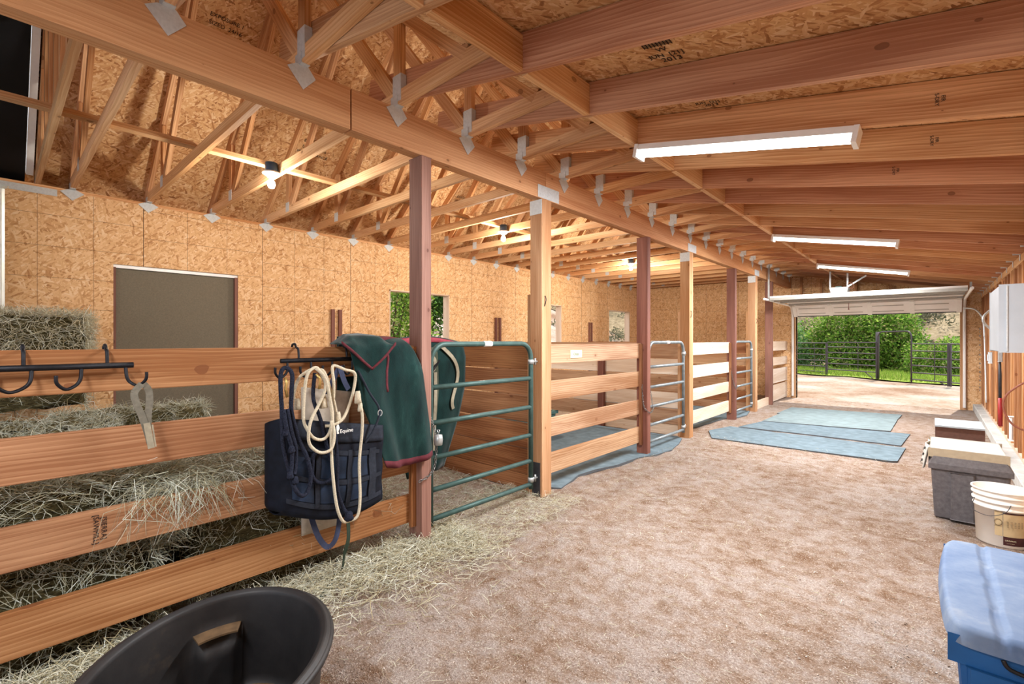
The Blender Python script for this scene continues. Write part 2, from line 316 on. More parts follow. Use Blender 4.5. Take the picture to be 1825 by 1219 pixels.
# thin three-sided strands
def strand_mesh(name, base, d, ln, w, mat, parent=None, bend=.15, droop=0., leaf=False, loc=(0, 0, 0)):
    n = len(base); base = np.asarray(base, float); d = np.asarray(d, float); d /= np.linalg.norm(d, axis=1, keepdims=True)+1e-9
    ln = np.broadcast_to(ln, (n,)).reshape(-1, 1); w = np.broadcast_to(w, (n,)).reshape(-1, 1)
    r = RNG.normal(size=(n, 3)); a = np.cross(d, r); a /= np.linalg.norm(a, axis=1, keepdims=True)+1e-9; b = np.cross(d, a)
    if leaf:
        mid = base+d*ln*.5; tip = base+d*ln+a*0
        V = np.stack([base, mid+a*w, tip+b*ln*.15, mid-a*w], 1).reshape(-1, 3); nv = 4
        F = (np.arange(n)[:, None]*4+np.array([[0, 1, 2, 3]])).reshape(-1, 4)
    else:
        bd = b*ln*bend*RNG.normal(size=(n, 1)); dz = np.zeros((n, 3)); dz[:, 2] = -droop
        rings = []
        for q, (s_, tw) in enumerate(((0, .9), (.5, 1), (1, .45))):
            c = base+d*ln*s_+(bd*4*s_*(1-s_))+dz*ln*s_*s_
            for k in range(3):
                an = 2*math.pi*k/3; rings.append(c+(a*math.cos(an)+b*math.sin(an))*w*tw)
        V = np.stack(rings, 1).reshape(-1, 3); nv = 9; f = []
        for q in range(2):
            for k in range(3):
                l = (k+1) % 3; f.append([q*3+k, q*3+l, (q+1)*3+l, (q+1)*3+k])
        F = (np.arange(n)[:, None, None]*9+np.array(f)[None]).reshape(-1, 4)
    V = V-np.array(loc)
    me = bpy.data.meshes.new(name); me.vertices.add(len(V)); me.vertices.foreach_set('co', V.astype(np.float32).ravel())
    nf = len(F); me.loops.add(nf*4); me.loops.foreach_set('vertex_index', F.astype(np.int32).ravel()); me.polygons.add(nf)
    me.polygons.foreach_set('loop_start', np.arange(nf, dtype=np.int32)*4); me.polygons.foreach_set('loop_total', np.full(nf, 4, dtype=np.int32))
    ul = me.uv_layers.new(name='UVMap'); rr = RNG.random(n); per = nf//n
    U = np.zeros((nf*4, 2), np.float32); U[:, 0] = np.repeat(rr, per*4); ul.data.foreach_set('uv', U.ravel())
    me.materials.append(M[mat]); me.update(calc_edges=True); me.validate()
    o = bpy.data.objects.new(name, me); COL.objects.link(o)
    if parent: o.parent = parent; o.location = Vector(loc)-wloc(parent)
    else: o.location = loc
    return o
def vnoise(x, y, seed=0):
    r = np.random.default_rng(seed).random((64, 64)); xi = np.floor(x).astype(int); yi = np.floor(y).astype(int); fx = x-xi; fy = y-yi
    fx = fx*fx*(3-2*fx); fy = fy*fy*(3-2*fy); g = lambda a, b: r[a % 64, b % 64]
    return (g(xi, yi)*(1-fx)+g(xi+1, yi)*fx)*(1-fy)+(g(xi, yi+1)*(1-fx)+g(xi+1, yi+1)*fx)*fy
def terrain(name, xs, ys, Z, mat):
    X, Y = np.meshgrid(xs, ys, indexing='ij'); z = Z(X, Y); V = np.stack([X, Y, z], -1).reshape(-1, 3); nx, ny = len(xs), len(ys)
    i = np.arange(nx-1)[:, None]*ny+np.arange(ny-1)[None]; F = np.stack([i, i+ny, i+ny+1, i+1], -1).reshape(-1, 4)
    me = bpy.data.meshes.new(name); me.from_pydata(V.tolist(), [], F.tolist()); me.materials.append(M[mat]); me.polygons.foreach_set('use_smooth', [True]*len(F))
    o = bpy.data.objects.new(name, me); COL.objects.link(o); return o

# ================================================================ layout constants
XW = -6.4; XB = -2.572; YE = 12.95; YN = -2.2; ZB0 = 2.64; ZC = 2.893; XR = .68; ZD = 2.19
TS = .6096; T0 = 1.138
raf = lambda x: 2.43-.2*x            # underside of lean-to rafters
top_u = lambda x: 2.93+.833*(x-XW)   # underside of the left top chords
XRG = -4.17; XH = -1.94
# ---------------------------------------------------------------- ground
def fz(X, Y):
    am = np.where((X < -2.75) & (Y > 3.3), .3, 1-.7*np.clip((Y-5.6)/1.0, 0, 1))
    return am*fz0(X, Y)
def fz0(X, Y): return (vnoise(X*2.3, Y*2.3, 1)-.5)*.028+(vnoise(X*7, Y*7, 2)-.5)*.022+(vnoise(X*17, Y*17, 3)-.5)*.008-.004
struct(terrain('floor', np.arange(-6.5, .85, .045), np.arange(YN-2, YE+.05, .045), fz, 'dirt'))
def oz(X, Y):
    d = np.maximum(0, Y-31)*.42+np.maximum(0, -X-13)*.36
    return -.03+np.minimum(d, 16)+vnoise(X*.4, Y*.4, 4)*.5*np.minimum(1, d)+(vnoise(X*2, Y*2, 5)-.5)*.03
struct(terrain('ground_outside', np.linspace(-60, 25, 171), np.concatenate([np.linspace(YE+.02, 31, 60), np.linspace(31.5, 75, 60)]), lambda X, Y: oz(X, Y)-.0, 'gravel'))
struct(terrain('hill', np.linspace(-60, -6.75, 90), np.linspace(-12, YE+.02, 60), oz, 'hillside'))
struct(terrain('hill', np.linspace(-60, 30, 110), np.linspace(30.2, 76, 60), lambda X, Y: oz(X, Y)+.05, 'hillside'))
def gz(X, Y): return oz(X, Y)+.03
struct(terrain('lawn', np.linspace(-24, 10, 90), np.linspace(0, 1, 24), lambda X, T: X*0, 'turf'))
lw = bpy.data.objects['lawn']
for v in lw.data.vertices:
    f0 = 20.0-.62*min(3, max(-7, v.co.x)) + .25*math.sin(v.co.x*2.1); v.co.y = f0+(30.6-f0)*v.co.y; v.co.z = .012
# ---------------------------------------------------------------- walls
def panel_yz(b, x0, x1, y0, y1, z0, z1, m=0):  # box with uv in metres along y,z
    for X in (x0, x1):
        p = [(X, y0, z0), (X, y1, z0), (X, y1, z1), (X, y0, z1)]; b.face(p if X == x1 else p[::-1], [(q[1], q[2]) for q in (p if X == x1 else p[::-1])], m)
    for Y in (y0, y1):
        p = [(x0, Y, z0), (x1, Y, z0), (x1, Y, z1), (x0, Y, z1)]; b.face(p, [(q[0], q[2]) for q in p], m)
    for Z in (z0, z1):
        p = [(x0, y0, Z), (x1, y0, Z), (x1, y1, Z), (x0, y1, Z)]; b.face(p, [(q[0], q[1]) for q in p], m)
def panel_xz(b, y0, y1, x0, x1, z0, z1, m=0):
    panel_yz(b, x0, x1, y0, y1, z0, z1, m)
    for k in range(len(b.u)-24, len(b.u)-16): pass
OPEN = [(.844, 2.03, -.1), (4.197, 5.304+.128, 1.2), (7.62, 8.80, 1.2), (10.92, 12.06, 1.2)]
b = MB(); y = YN
for (a, c, sill) in OPEN:
    panel_yz(b, XW-.14, XW, y, a, -.1, 2.86)
    panel_yz(b, XW-.14, XW, a, c, ZD, 2.86)
    if sill > 0: panel_yz(b, XW-.14, XW, a, c, -.1, sill)
    y = c
panel_yz(b, XW-.14, XW, y, YE+.14, -.1, 2.86); struct(b.build('wall_left', 'osb'))
b = MB().box(XW-.14, XW+.004, YN, YE, 2.86, 2.89, 0, 1); struct(b.build('trim_1', 'fir'))
b = MB(); b.box(XW-.16, XW-.05, .86, 2.0, -.05, ZD-.035); d1 = struct(b.build('door_1', 'grey_door'))
f = MB(); f.box(XW-.14, XW-.02, .844, 2.03, ZD-.035, ZD, 0); struct(f.build('door_frame', 'white_metal', d1))
f = MB(); f.box(XW-.13, XW-.004, 1.995, 2.03, 0, ZD-.03); f.box(XW-.13, XW-.004, .845, .865, 0, ZD-.03); struct(f.build('door_jamb', 'redwood', d1))
for i, (a, c, sill) in enumerate(OPEN[1:]):
    b = MB(); e = .018
    b.box(XW-.15, XW+.002, a, a+e, sill, ZD, 0, 2); b.box(XW-.15, XW+.002, c-e, c, sill, ZD, 0, 2)
    b.box(XW-.15, XW+.002, a, c, ZD-e, ZD, 0, 1); b.box(XW-.15, XW+.002, a, c, sill, sill+e, 0, 1)
    w = struct(b.build('window_%d' % (i+1), 'jamb'))
# far wall
b = MB()
def fw(x0, x1, z0, z1, m=0):
    for Yq in (YE, YE+.14):
        p = [(x0, Yq, z0), (x1, Yq, z0), (x1, Yq, z1), (x0, Yq, z1)]; b.face(p, [(q[0], q[2]) for q in p], m)
    for X in (x0, x1):
        p = [(X, YE, z0), (X, YE+.14, z0), (X, YE+.14, z1), (X, YE, z1)]; b.face(p, [(q[1], q[2]) for q in p], m)
    for Z in (z0, z1):
        p = [(x0, YE, Z), (x1, YE, Z), (x1, YE+.14, Z), (x0, YE+.14, Z)]; b.face(p, [(q[0], q[1]) for q in p], m)
DX0, DX1, DZ = -2.47, .385, 2.12
fw(XW, DX0, -.1, 2.89); fw(DX1, XR+.16, -.1, 2.6); fw(DX0, DX1, DZ, 2.9)
b.face([(XW, YE+.1, 2.85), (XH, YE+.1, 2.85), (XRG, YE+.1, 5.0)], [(XW, 2.9), (XH, 2.9), (XRG, 5)])
struct(b.build('wall_far', 'osb'))
b = MB()
for x in (-2.35, -1.95, -1.3, -.7, -.1): b.box(x-.02, x+.02, YE-.09, YE-.001, DZ+.02, raf(x)-.01)
b.box(DX0, DX1, YE-.05, YE-.001, DZ-.0, DZ+.14); struct(b.build('trim_2', 'fir'))
b = MB(); b.box(DX0-.09, DX0, YE-.04, YE-.001, 0, DZ+.08); b.box(DX1, DX1+.09, YE-.04, YE-.001, 0, DZ+.08)
b.box(DX0-.02, DX0, YE-.001, YE+.16, 0, DZ); b.box(DX1, DX1+.02, YE-.001, YE+.16, 0, DZ); struct(b.build('trim_3', 'post'))
# right wall
b = MB(); panel_yz(b, XR+.14, XR+.16, YN, YE+.14, .05, 2.6)
struct(b.build('wall_right', 'osb'))
b = MB(); b.box(XR, XR+.14, YN, YE, .12, .16); struct(b.build('trim_4', 'jamb'))
b = MB(); b.box(XR, XR+.14, YN, YE, raf(XR)-.085, raf(XR)-.005); struct(b.build('trim_5', 'fir_pale'))
b = MB(); b.box(.575, XR+.2, YN, YE, -.1, .12); struct(b.build('baseboard_right', 'concrete', bevel=.01))
b = MB(); b.box(XR+.125, XR+.142, 10.0, 10.9, 1.0, 1.75); w4 = struct(b.build('window_4', 'white_metal'))
b = MB(); b.box(XR+.02, XR+.14, 9.95, 10.95, .95, 1.0); struct(b.build('window_sill', 'white_paint', w4))
ys = [y for y in np.arange(5.2, 12.8, .33)]
stud0 = None
for i, y in enumerate(ys):
    b = MB(); b.box(XR, XR+.138, -.019, .019, .16, raf(XR)-.086)
    o = b.build('wall_stud', 'rail' if i % 3 else 'fir', loc=(0, 0, 0)) if True else None
    o.location = (0, y, 0)
    tag(o, 'vertical stud of the right wall, %s from the near end' % ORD[i], 'stud', 'studs of the open right wall')
# near end: header above a wide opening
b = MB(); panel_yz(b, XB, XR+.16, YN-.1, YN, 2.3, 3.2); panel_yz(b, XW-.14, XB, YN-.1, YN, 2.3, 3.2); struct(b.build('wall_near', 'osb'))
b = MB()
for yv in (1,):
    p = [(XW-.1, YN, 2.9), (XRG, YN, 5.0), (XH, YN, 2.95)]; b.face(p, [(q[0], q[2]) for q in p])
struct(b.build('wall_near', 'osb_roof'))
# ---------------------------------------------------------------- roof decks
def slope(name, pts, mat, th=.012):
    b = MB(); A, B = pts; L = math.hypot(B[0]-A[0], B[1]-A[1]); y0, y1 = pts_y
    b.face([(A[0], y0, A[1]), (B[0], y0, B[1]), (B[0], y1, B[1]), (A[0], y1, A[1])], [(0, y0), (L, y0), (L, y1), (0, y1)])
    b.face([(A[0], y1, A[1]+th), (B[0], y1, B[1]+th), (B[0], y0, B[1]+th), (A[0], y0, A[1]+th)], [(0, y1), (L, y1), (L, y0), (0, y0)])
    return struct(b.build(name, mat))
D4 = .116   # vertical depth of a 2x4 top chord on this pitch
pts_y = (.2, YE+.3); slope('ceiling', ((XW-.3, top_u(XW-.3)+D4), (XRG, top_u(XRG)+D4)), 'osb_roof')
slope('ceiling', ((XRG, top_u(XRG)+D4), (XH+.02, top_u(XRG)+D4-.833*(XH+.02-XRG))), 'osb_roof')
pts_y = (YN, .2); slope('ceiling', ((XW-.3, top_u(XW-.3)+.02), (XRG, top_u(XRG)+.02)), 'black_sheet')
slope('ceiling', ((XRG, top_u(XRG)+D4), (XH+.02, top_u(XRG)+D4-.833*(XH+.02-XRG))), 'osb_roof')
b = MB(); b.beam((XW, .23, top_u(XW)+.06), (XRG, .23, top_u(XRG)+.06), .09, .05); struct(b.build('trim_6', 'white_paint'))
RD = .197
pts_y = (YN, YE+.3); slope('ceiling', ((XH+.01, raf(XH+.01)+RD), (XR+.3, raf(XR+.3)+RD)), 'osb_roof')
# printed stamps on the deck between the first rafters
for (sx, sy, k) in ((-1.0, 2.22, 1), (-1.02, 2.86, .8), (-.4, 1.5, 1), (-1.05, 3.3, .8)):
    z = lambda x: raf(x)+RD-.003; rt = (math.pi, .1974, 0)
    root = bpy.data.objects.new('printed_stamp', None); COL.objects.link(root); root.location = (sx, sy, z(sx)); root['kind'] = 'structure'
    b = MB()
    for q in range(9):
        xx = -.07+q*.0175; b.beam((sx+xx, sy-.045*k, z(sx+xx)), (sx+xx, sy-.09*k, z(sx+xx)), .006, .001)
        b.beam((sx-.07, sy-.045*k-q*.0055*k, z(sx-.07)), (sx+.07, sy-.045*k-q*.0055*k, z(sx+.07)), .001, .003, (1, 0, 0)) if q % 2 else None
    o = b.build('stamp_hatch', 'ink', root); o['kind'] = 'structure'
    for (tx, body, dy, s_) in ((0, 'W', -.01, .05), (0, 'JUN  [21]', .045, .042), (.01, '2013', .095, .05)):
        text('stamp_text', body, s_*k*1.1, (sx+tx, sy+dy*k, z(sx+tx)), rt, 'ink', root)['kind'] = 'structure'

for (sx, sy, k) in ((-5.6, 2.62, 1.3), (-5.2, 3.85, 1.3), (-4.9, 1.45, 1.2), (-5.7, 5.1, 1.3)):
    zz = top_u(sx)+.116-.004; root = bpy.data.objects.new('printed_stamp', None); COL.objects.link(root); root.location = (sx, sy, zz); root['kind'] = 'structure'
    for (body, du) in (('PERFORMANCE', -.1), ('SIZED  24/16', 0), ('EXPOSURE 1', .1)):
        text('stamp_text', body, .042*k, (sx+du*.46*k, sy, zz+du*.383*k), Matrix(((0, .768, .64), (1, 0, 0), (0, .64, -.768))).to_euler(), 'ink', root)['kind'] = 'structure'
# ---------------------------------------------------------------- trusses
CH = .089; CT = .038
def make_truss(gable=False):
    t = thing('roof_truss', '', 'truss', (XRG, 0, ZC))
    mb = lambda: MB()
    b = mb(); b.beam((XW-.1, 0, ZC+CH/2), (-1.59, 0, ZC+CH/2), CH, CT); b.build('bottom_chord', 'fir_pale', t)
    b = mb(); b.beam((XW-.28, 0, top_u(XW-.28)+D4/2), (XRG, 0, top_u(XRG)+D4/2), CH, CT); b.build('top_chord', 'fir', t)
    zr = top_u(XRG)+D4/2; b = mb(); b.beam((XRG, 0, zr), (XH+.03, 0, zr-.833*(XH+.03-XRG)), CH, CT); b.build('top_chord', 'fir', t)
    xl, xr = -5.70, -2.55
    if gable:
        for k, x in enumerate(np.arange(-5.95, -2.2, .4064)):
            zt = top_u(x) if x < XRG else top_u(XRG)-.833*(x-XRG); b = mb(); b.box(x-.045, x+.045, -.019, .019, ZC+CH, zt, 0, 2); b.build('gable_stud', 'fir', t)
        return t
    for x, dz in ((xl, 0), (xr, 0)):
        zt = top_u(x) if x < XRG else top_u(XRG)-.833*(x-XRG)
        b = mb(); b.box(x-.04, x+.04, -.0185, .0185, ZC+CH, zt, 0, 2); b.build('web', 'fir', t)
        b = mb(); b.beam((x+(.06 if x < XRG else -.06), 0, ZC+CH), (XRG+(-.05 if x < XRG else .05), 0, top_u(XRG)-.02), CH, CT*.97, (1, 0, 0)); b.build('web', 'fir', t)
        b = mb(); b.box(x-.045, x+.045, -.021, .021, ZC+.02, ZC+.19 if x > XRG else ZC+.13); b.build('gusset_plate', 'steel', t)
    b = mb()   # wall bracket
    b.face([(XW+.005, -.09, ZC-.03), (XW+.005, 0, ZC-.11), (XW+.005, .09, ZC-.03), (XW+.005, .03, ZC+.0), (XW+.005, -.03, ZC+.0)])
    b.box(XW-.0, XW+.08, -.022, .022, ZC-.003, ZC); b.box(XW, XW+.07, -.022, -.0195, ZC, ZC+.05); b.build('wall_bracket', 'steel', t, solid=.002)
    b = mb(); x = XB+.004
    b.face([(x, -.085, ZC-.03), (x, 0, ZC-.13), (x, .07, ZC-.05), (x, .03, ZC+.0), (x, -.04, ZC+.0)])
    b.box(XB-.07, XB+.035, -.023, .023, ZC-.002, ZC+.001); b.box(XB-.04, XB+.03, -.024, -.0195, ZC, ZC+.06); b.box(XB-.04, XB+.03, .0195, .024, ZC, ZC+.06); b.build('hurricane_tie', 'steel', t, solid=.002)
    return t
tr0 = make_truss(); gt = make_truss(True); gt.location.y = .285
tag(gt, 'gable end truss with upright studs beside the dark roof panel', 'truss', 'roof trusses')
for k in range(-1, 20):
    o = tr0 if k == -1 else copy_tree(tr0); o.location.y = T0+TS*k
    tag(o, 'pale timber roof truss, %s from the dark gable end' % ORD[k+1], 'truss', 'roof trusses')
b = MB()
for k in (0,):
    b.box(-4.60, -4.515, YN+.3, 6.1, ZC+CH+.001, ZC+CH+.038)
tag(b.build('lateral_brace', 'fir', loc=(-4.55, 0, ZC+CH)), 'long flat brace laid over the truss chords near the bulbs', 'brace')
tag(MB().box(-4.60, -4.515, 6.15, YE-.05, ZC+CH+.001, ZC+CH+.038).build('lateral_brace', 'fir_pale', loc=(-4.55, 9, ZC+CH)), 'far flat brace over the truss chords towards the end wall', 'brace')
# strap on wall top near gable
b = MB(); b.box(XW+.006, XW+.009, -.6, .42, 2.80, 2.865)
for q in range(12): b.box(XW+.009, XW+.011, -.1+q*.045, -.09+q*.045, 2.82+.02*(q % 2), 2.83+.02*(q % 2))
tag(b.build('tie_strap', ['steel'], loc=(XW+.007, 0, 2.83)), 'perforated galvanized strap along the wall top at the gable end', 'metal strap')
# ---------------------------------------------------------------- beam, posts
def beam_seg(y0, y1, label, zt=2.885):
    r = thing('support_beam', label, 'beam', (XB-.045, y0, ZB0), 'laminated beams over the posts')
    for q in range(2):
        x1 = XB-q*.046; b = MB(); b.box(x1-.0435, x1, y0, y1, ZB0, zt); b.build('beam_ply', 'lvl', r)
    return r
beam_seg(YN, 1.418, 'laminated beam from the near end up to the dark butt joint'); beam_seg(1.428, 3.30, 'laminated beam between the butt joint and the first capped post')
beam_seg(3.303, 6.66, 'laminated beam between the two nearest capped posts'); beam_seg(6.663, 9.96, 'laminated beam between the second and third capped posts'); beam_seg(9.963, YE-.01, 'laminated beam running from the last capped post to the end wall')
PY = [(1.937, 2.022, .14, 'redwood_grey'), (3.246, 3.383, .137, 'post'), (5.287, 5.376, .14, 'redwood'), (6.602, 6.737, .137, 'post'), (8.64, 8.73, .14, 'redwood'), (9.897, 10.03, .137, 'post'), (11.15, 11.24, .14, 'redwood')]
PL = ['dark reddish post with blankets beside it', 'pale square post hinging the nearest green gate', 'dark reddish post with a chain around it, right of the name plate', 'pale square post hinging the second gate',
      'dark reddish post right of the whitewashed rails', 'pale square post hinging the farthest gate', 'farthest dark reddish post by the garage door track']
for (y0, y1, dx, mt), lb in zip(PY, PL):
    b = MB(); b.box(XB-dx, XB, y0, y1, -.05, ZB0); o = b.build('stall_post', mt, loc=(XB-dx/2, (y0+y1)/2, 0), bevel=.004); tag(o, lb, 'post', 'posts under the beam')
    if mt == 'post':
        c = MB(); c.box(XB-dx, XB, y0-.004, y0-.001, ZB0-.13, ZB0-.003); c.box(XB+.001, XB+.004, y0-.06, y1+.11, ZB0+.005, ZB0+.115)
        for q in range(5): c.box(XB+.004, XB+.006, y0-.03+q*.05, y0-.022+q*.05, ZB0+.03+.035*(q % 2), ZB0+.038+.035*(q % 2))
        q_ = MB(); q_.box(XB-dx-.038, XB-dx-.001, y0+.01, y0+.1, 0, 1.8 if y0 < 9 else 1.95); q_.build('backing_board', 'post', o); pc = c.build('post_cap', 'steel', o); pc['label'] = 'galvanized post cap'
# ---------------------------------------------------------------- lean-to rafters and blocking
for k in range(-5, 20):
    y = T0+.042+TS*k; b = MB(); x0, x1 = -2.95, XR+.25
    b.beam((x0, 0, raf(x0)+RD/2), (x1, 0, raf(x1)+RD/2), .184, .038)
    o = b.build('lean_to_rafter', 'fir_red' if k % 4 in (1, 2) else 'fir', loc=(0, 0, 0)); o.location = (0, y, 0)
    o['label'] = 'x'; tag(o, 'sloping rafter over the aisle, %s from the near end' % ORD[k+5], 'rafter', 'aisle rafters')
    cb = MB(); cb.v = []; cb.box(XR-.005, XR-.002, .02, .075, raf(XR)-.06, raf(XR)+.07); cb.box(XR-.06, XR, .0195, .022, raf(XR)-.0, raf(XR)+.08); cb.v = [(a_, b_+y, c_) for a_, b_, c_ in cb.v]; cb.build('rafter_clip', 'steel', o)
    if k < 19:
        z0 = raf(-1.544); b = MB(); b.box(-1.563, -1.525, .0195, TS-.0195, z0-.003, z0+.175); o = b.build('blocking_board', 'fir_pale' if k % 3 else 'fir'); o.location = (0, y, 0)
        tag(o, 'short blocking board between aisle rafters, %s from the near end' % ORD[k+5], 'blocking', 'blocking between the aisle rafters')
# grade marks on rafters
for i, (x, k, s_) in enumerate(((.02, 3, .03), (.0, 4, .028), (-.2, 5, .028))):
    y = T0+.042+TS*k-.0205; o = text('grade_stamp', 'FIR\nS-DRY', .022, (x, y, raf(x)+.1), (math.pi/2, 0, 0), 'ink', None)
    o.rotation_euler = (math.pi/2, math.radians(90), 0)
    par = [q for q in bpy.data.objects if q.name.startswith('lean_to_rafter')][k+5]; o.parent = par; o.location = Vector((x, -.0205, raf(x)+.1))

# ---------------------------------------------------------------- lights
def tube_light(x0, y, label, on=True, pw=1.):
    x1 = x0+1.22; sl_ = -.2; a = math.atan(-.2); zt = raf(x0)-.002
    r = thing('tube_light', label, 'light fixture', (x0+.61, y, raf(x0+.61)), 'tube lights over the aisle')
    P = lambda x, dz: (x, y, raf(x)+dz)
    b = MB(); b.beam(P(x0, -.02), P(x1, -.02), .036, .11); fb = b.build('fixture_body', 'white_metal', r)
    for dy in (-.03, .03):
        b = MB(); b.tube([(x0+.02, y+dy, raf(x0+.02)-.056), (x1-.02, y+dy, raf(x1-.02)-.056)], .013, 8); b.build('lamp_tube', 'tube_glow', fb)
    for xe in (x0, x1):
        b = MB(); b.beam(P(xe-.012, -.045), P(xe+.012, -.045), .085, .13); b.build('end_cap', 'white_metal', fb)
    ld = bpy.data.lights.new('tube_lamp', 'AREA'); ld.shape = 'RECTANGLE'; ld.size = 1.15; ld.size_y = .09; ld.energy = TUBE_P*pw; ld.color = (.97, .98, 1)
    lo = bpy.data.objects.new('tube_lamp', ld); COL.objects.link(lo); lo.parent = r; lo.location = (0, 0, -.085); lo.rotation_euler = (0, -a, 0)
    lo.visible_camera = False
for y, lb, pw in ((T0+.04-TS*3, 'unseen tube light added behind the camera to light the fence', .45), (T0+.04+TS*3, 'nearest lit tube light under the aisle rafters', 1.), (T0+.04+TS*9, 'middle lit tube light, second along the aisle', 1.15), (T0+.04+TS*14, 'farthest lit tube light above the garage door opener', 1.25)):  # first fixture is unseen, added to light the near fence and blanket
    tube_light(-1.52, y, lb, pw=pw)
def bulb(y, label, pw=1.):
    x = -4.42; r = thing('bulb_lamp', label, 'light bulb', (x, y, ZC), 'bare bulbs in the stall bay')
    b = MB(); b.lathe([(.0, ZC+.085), (.05, ZC+.085), (.055, ZC+.01), (.055, ZC)], (x, y-.075), 16); b.build('junction_box', 'box_blue', r, smooth=True)
    b = MB(); b.lathe([(.0, ZC), (.075, ZC), (.075, ZC-.012), (.045, ZC-.03), (.03, ZC-.045), (0, ZC-.045)], (x, y-.075), 20); lh = b.build('lamp_holder', 'white_metal', r, smooth=True)
    b = MB(); b.lathe([(.014, ZC-.045), (.016, ZC-.06), (.03, ZC-.09), (.033, ZC-.11), (.024, ZC-.135), (.0, ZC-.145)], (x, y-.075), 16); b.build('glass_bulb', 'bulb_glow', lh, smooth=True)
    ld = bpy.data.lights.new('bulb_light', 'POINT'); ld.energy = BULB_P*pw; ld.color = (1, .92, .80); ld.shadow_soft_size = .06
    lo = bpy.data.objects.new('bulb_light', ld); COL.objects.link(lo); lo.parent = r; lo.location = (0, -.075, -.22)
bulb(T0+TS-.0, 'bare lit bulb nearest the camera under the truss chords', .75); bulb(T0+TS*6, 'bare lit bulb between the first two posts', 1.3); bulb(T0+TS*12, 'small far lit bulb left of the third post', 1.6)

# ---------------------------------------------------------------- stall fences
XF = -2.66
def fence(y0, y1, label, mt, cleat=None, zs=None, dy=0):
    r = thing('stall_fence', label, 'fence', (XF-.02, (y0+y1)/2, 0), 'board fronts of the stalls')
    for i, (a, c) in enumerate(zs or ((1.167, 1.35), (.825, 1.007), (.488, .66), (.145, .33))):
        b = MB(); b.box(XF-.038, XF, y0, y1, a, c); b.build('rail', mt if isinstance(mt, str) else mt[i], r, bevel=.003)
    if cleat:
        b = MB(); b.box(XF+.001, XF+.032, cleat-.04, cleat-.001, .12, 1.345); b.build('cleat', 'board', r)
    return r
f1 = fence(YN+.1, 1.935, 'nearest board fence front of the hay stall', 'rail', 1.937)
f2 = fence(3.385, 5.285, 'board fence with the cream name plate', 'rail_grey', 5.286)
f3 = fence(6.74, 8.638, 'whitewashed board fence of the third stall', 'rail_white', 8.64)
f4 = fence(11.245, YE-.002, 'farthest board fence beside the garage door track', 'rail_white', None, ((1.15, 1.36), (.82, 1.0), (.42, .74), (.02, .38)))
tag(MB().box(XF-.02, XF+.02, 10.035, 11.148, .0, .16).build('threshold_board', 'rail_white', loc=(XF, 10.6, 0)), 'low pale board across the last stall opening', 'board')
b = MB()
for (a, c) in ((.82, 1.0), (.48, .66)): b.box(XF-.5, XF-.462, 6.8, 8.6, a, c)
# saw mill stamp on the third rail
o = text('mill_stamp', '[SIERRA]\n[SAWMILL]', .026, (XF+.0015, .306, .58), (math.pi/2, 0, math.pi/2), 'ink', f1); o.rotation_euler = (0, math.pi/2, 0)
o.rotation_euler = Matrix(((0, 0, 1), (0, 1, 0), (-1, 0, 0))).to_euler()
def plate(y, body, label, w=.2, h=.078, par=None, x=XF, z=1.25, mat='sign_cream', ink='ink_green'):
    r = thing('name_plate', label, 'sign', (x, y, z)); b = MB(); b.box(x+.0005, x+.006, y-w/2, y+w/2, z-h/2, z+h/2); pp = b.build('plate', mat, r, bevel=.002)
    text('plate_text', body, h*.5, (x+.0068, y, z), (math.pi/2, 0, math.pi/2), ink, pp); return r
plate(3.90, 'Oscar', 'small cream name plate on the second fence'); plate(7.02, 'Casey', 'small white name plate on the whitewashed fence', .16, .1, z=1.26, mat='white_paint')
# partitions between stalls
def partition(y, label, mats, zs, gap=()):
    r = thing('stall_partition', label, 'partition', (-4.5, y, 0), 'board partitions between stalls')
    for i, (a, c) in enumerate(zs):
        b = MB(); b.box(XW+.02, XB-.15, y-.019, y+.019, a, c); b.build('board', mats[i % len(mats)], r, bevel=.003)
    for x in (-4.0, ):
        b = MB(); b.box(x-.045, x+.045, y-.11, y-.02, 0, 1.3); b.build('mid_post', 'redwood', r)
    for dy in (-.055, .055):
        b = MB(); b.box(XW+.002, XW+.035, y+dy-.024, y+dy+.024, .05, 1.83); b.build('wall_cleat', 'redwood', r)
Z5 = ((.0, .15), (.155, .385), (.395, .622), (.635, .87), (.885, 1.11), (1.12, 1.355))
partition(3.305, 'brown board partition behind the green gate', ['board'], Z5); partition(6.66, 'pale board partition behind the second stall', ['rail_white', 'rail_grey'], Z5)
partition(10.0, 'farthest board partition, behind the third stall', ['rail_grey', 'board'], Z5)
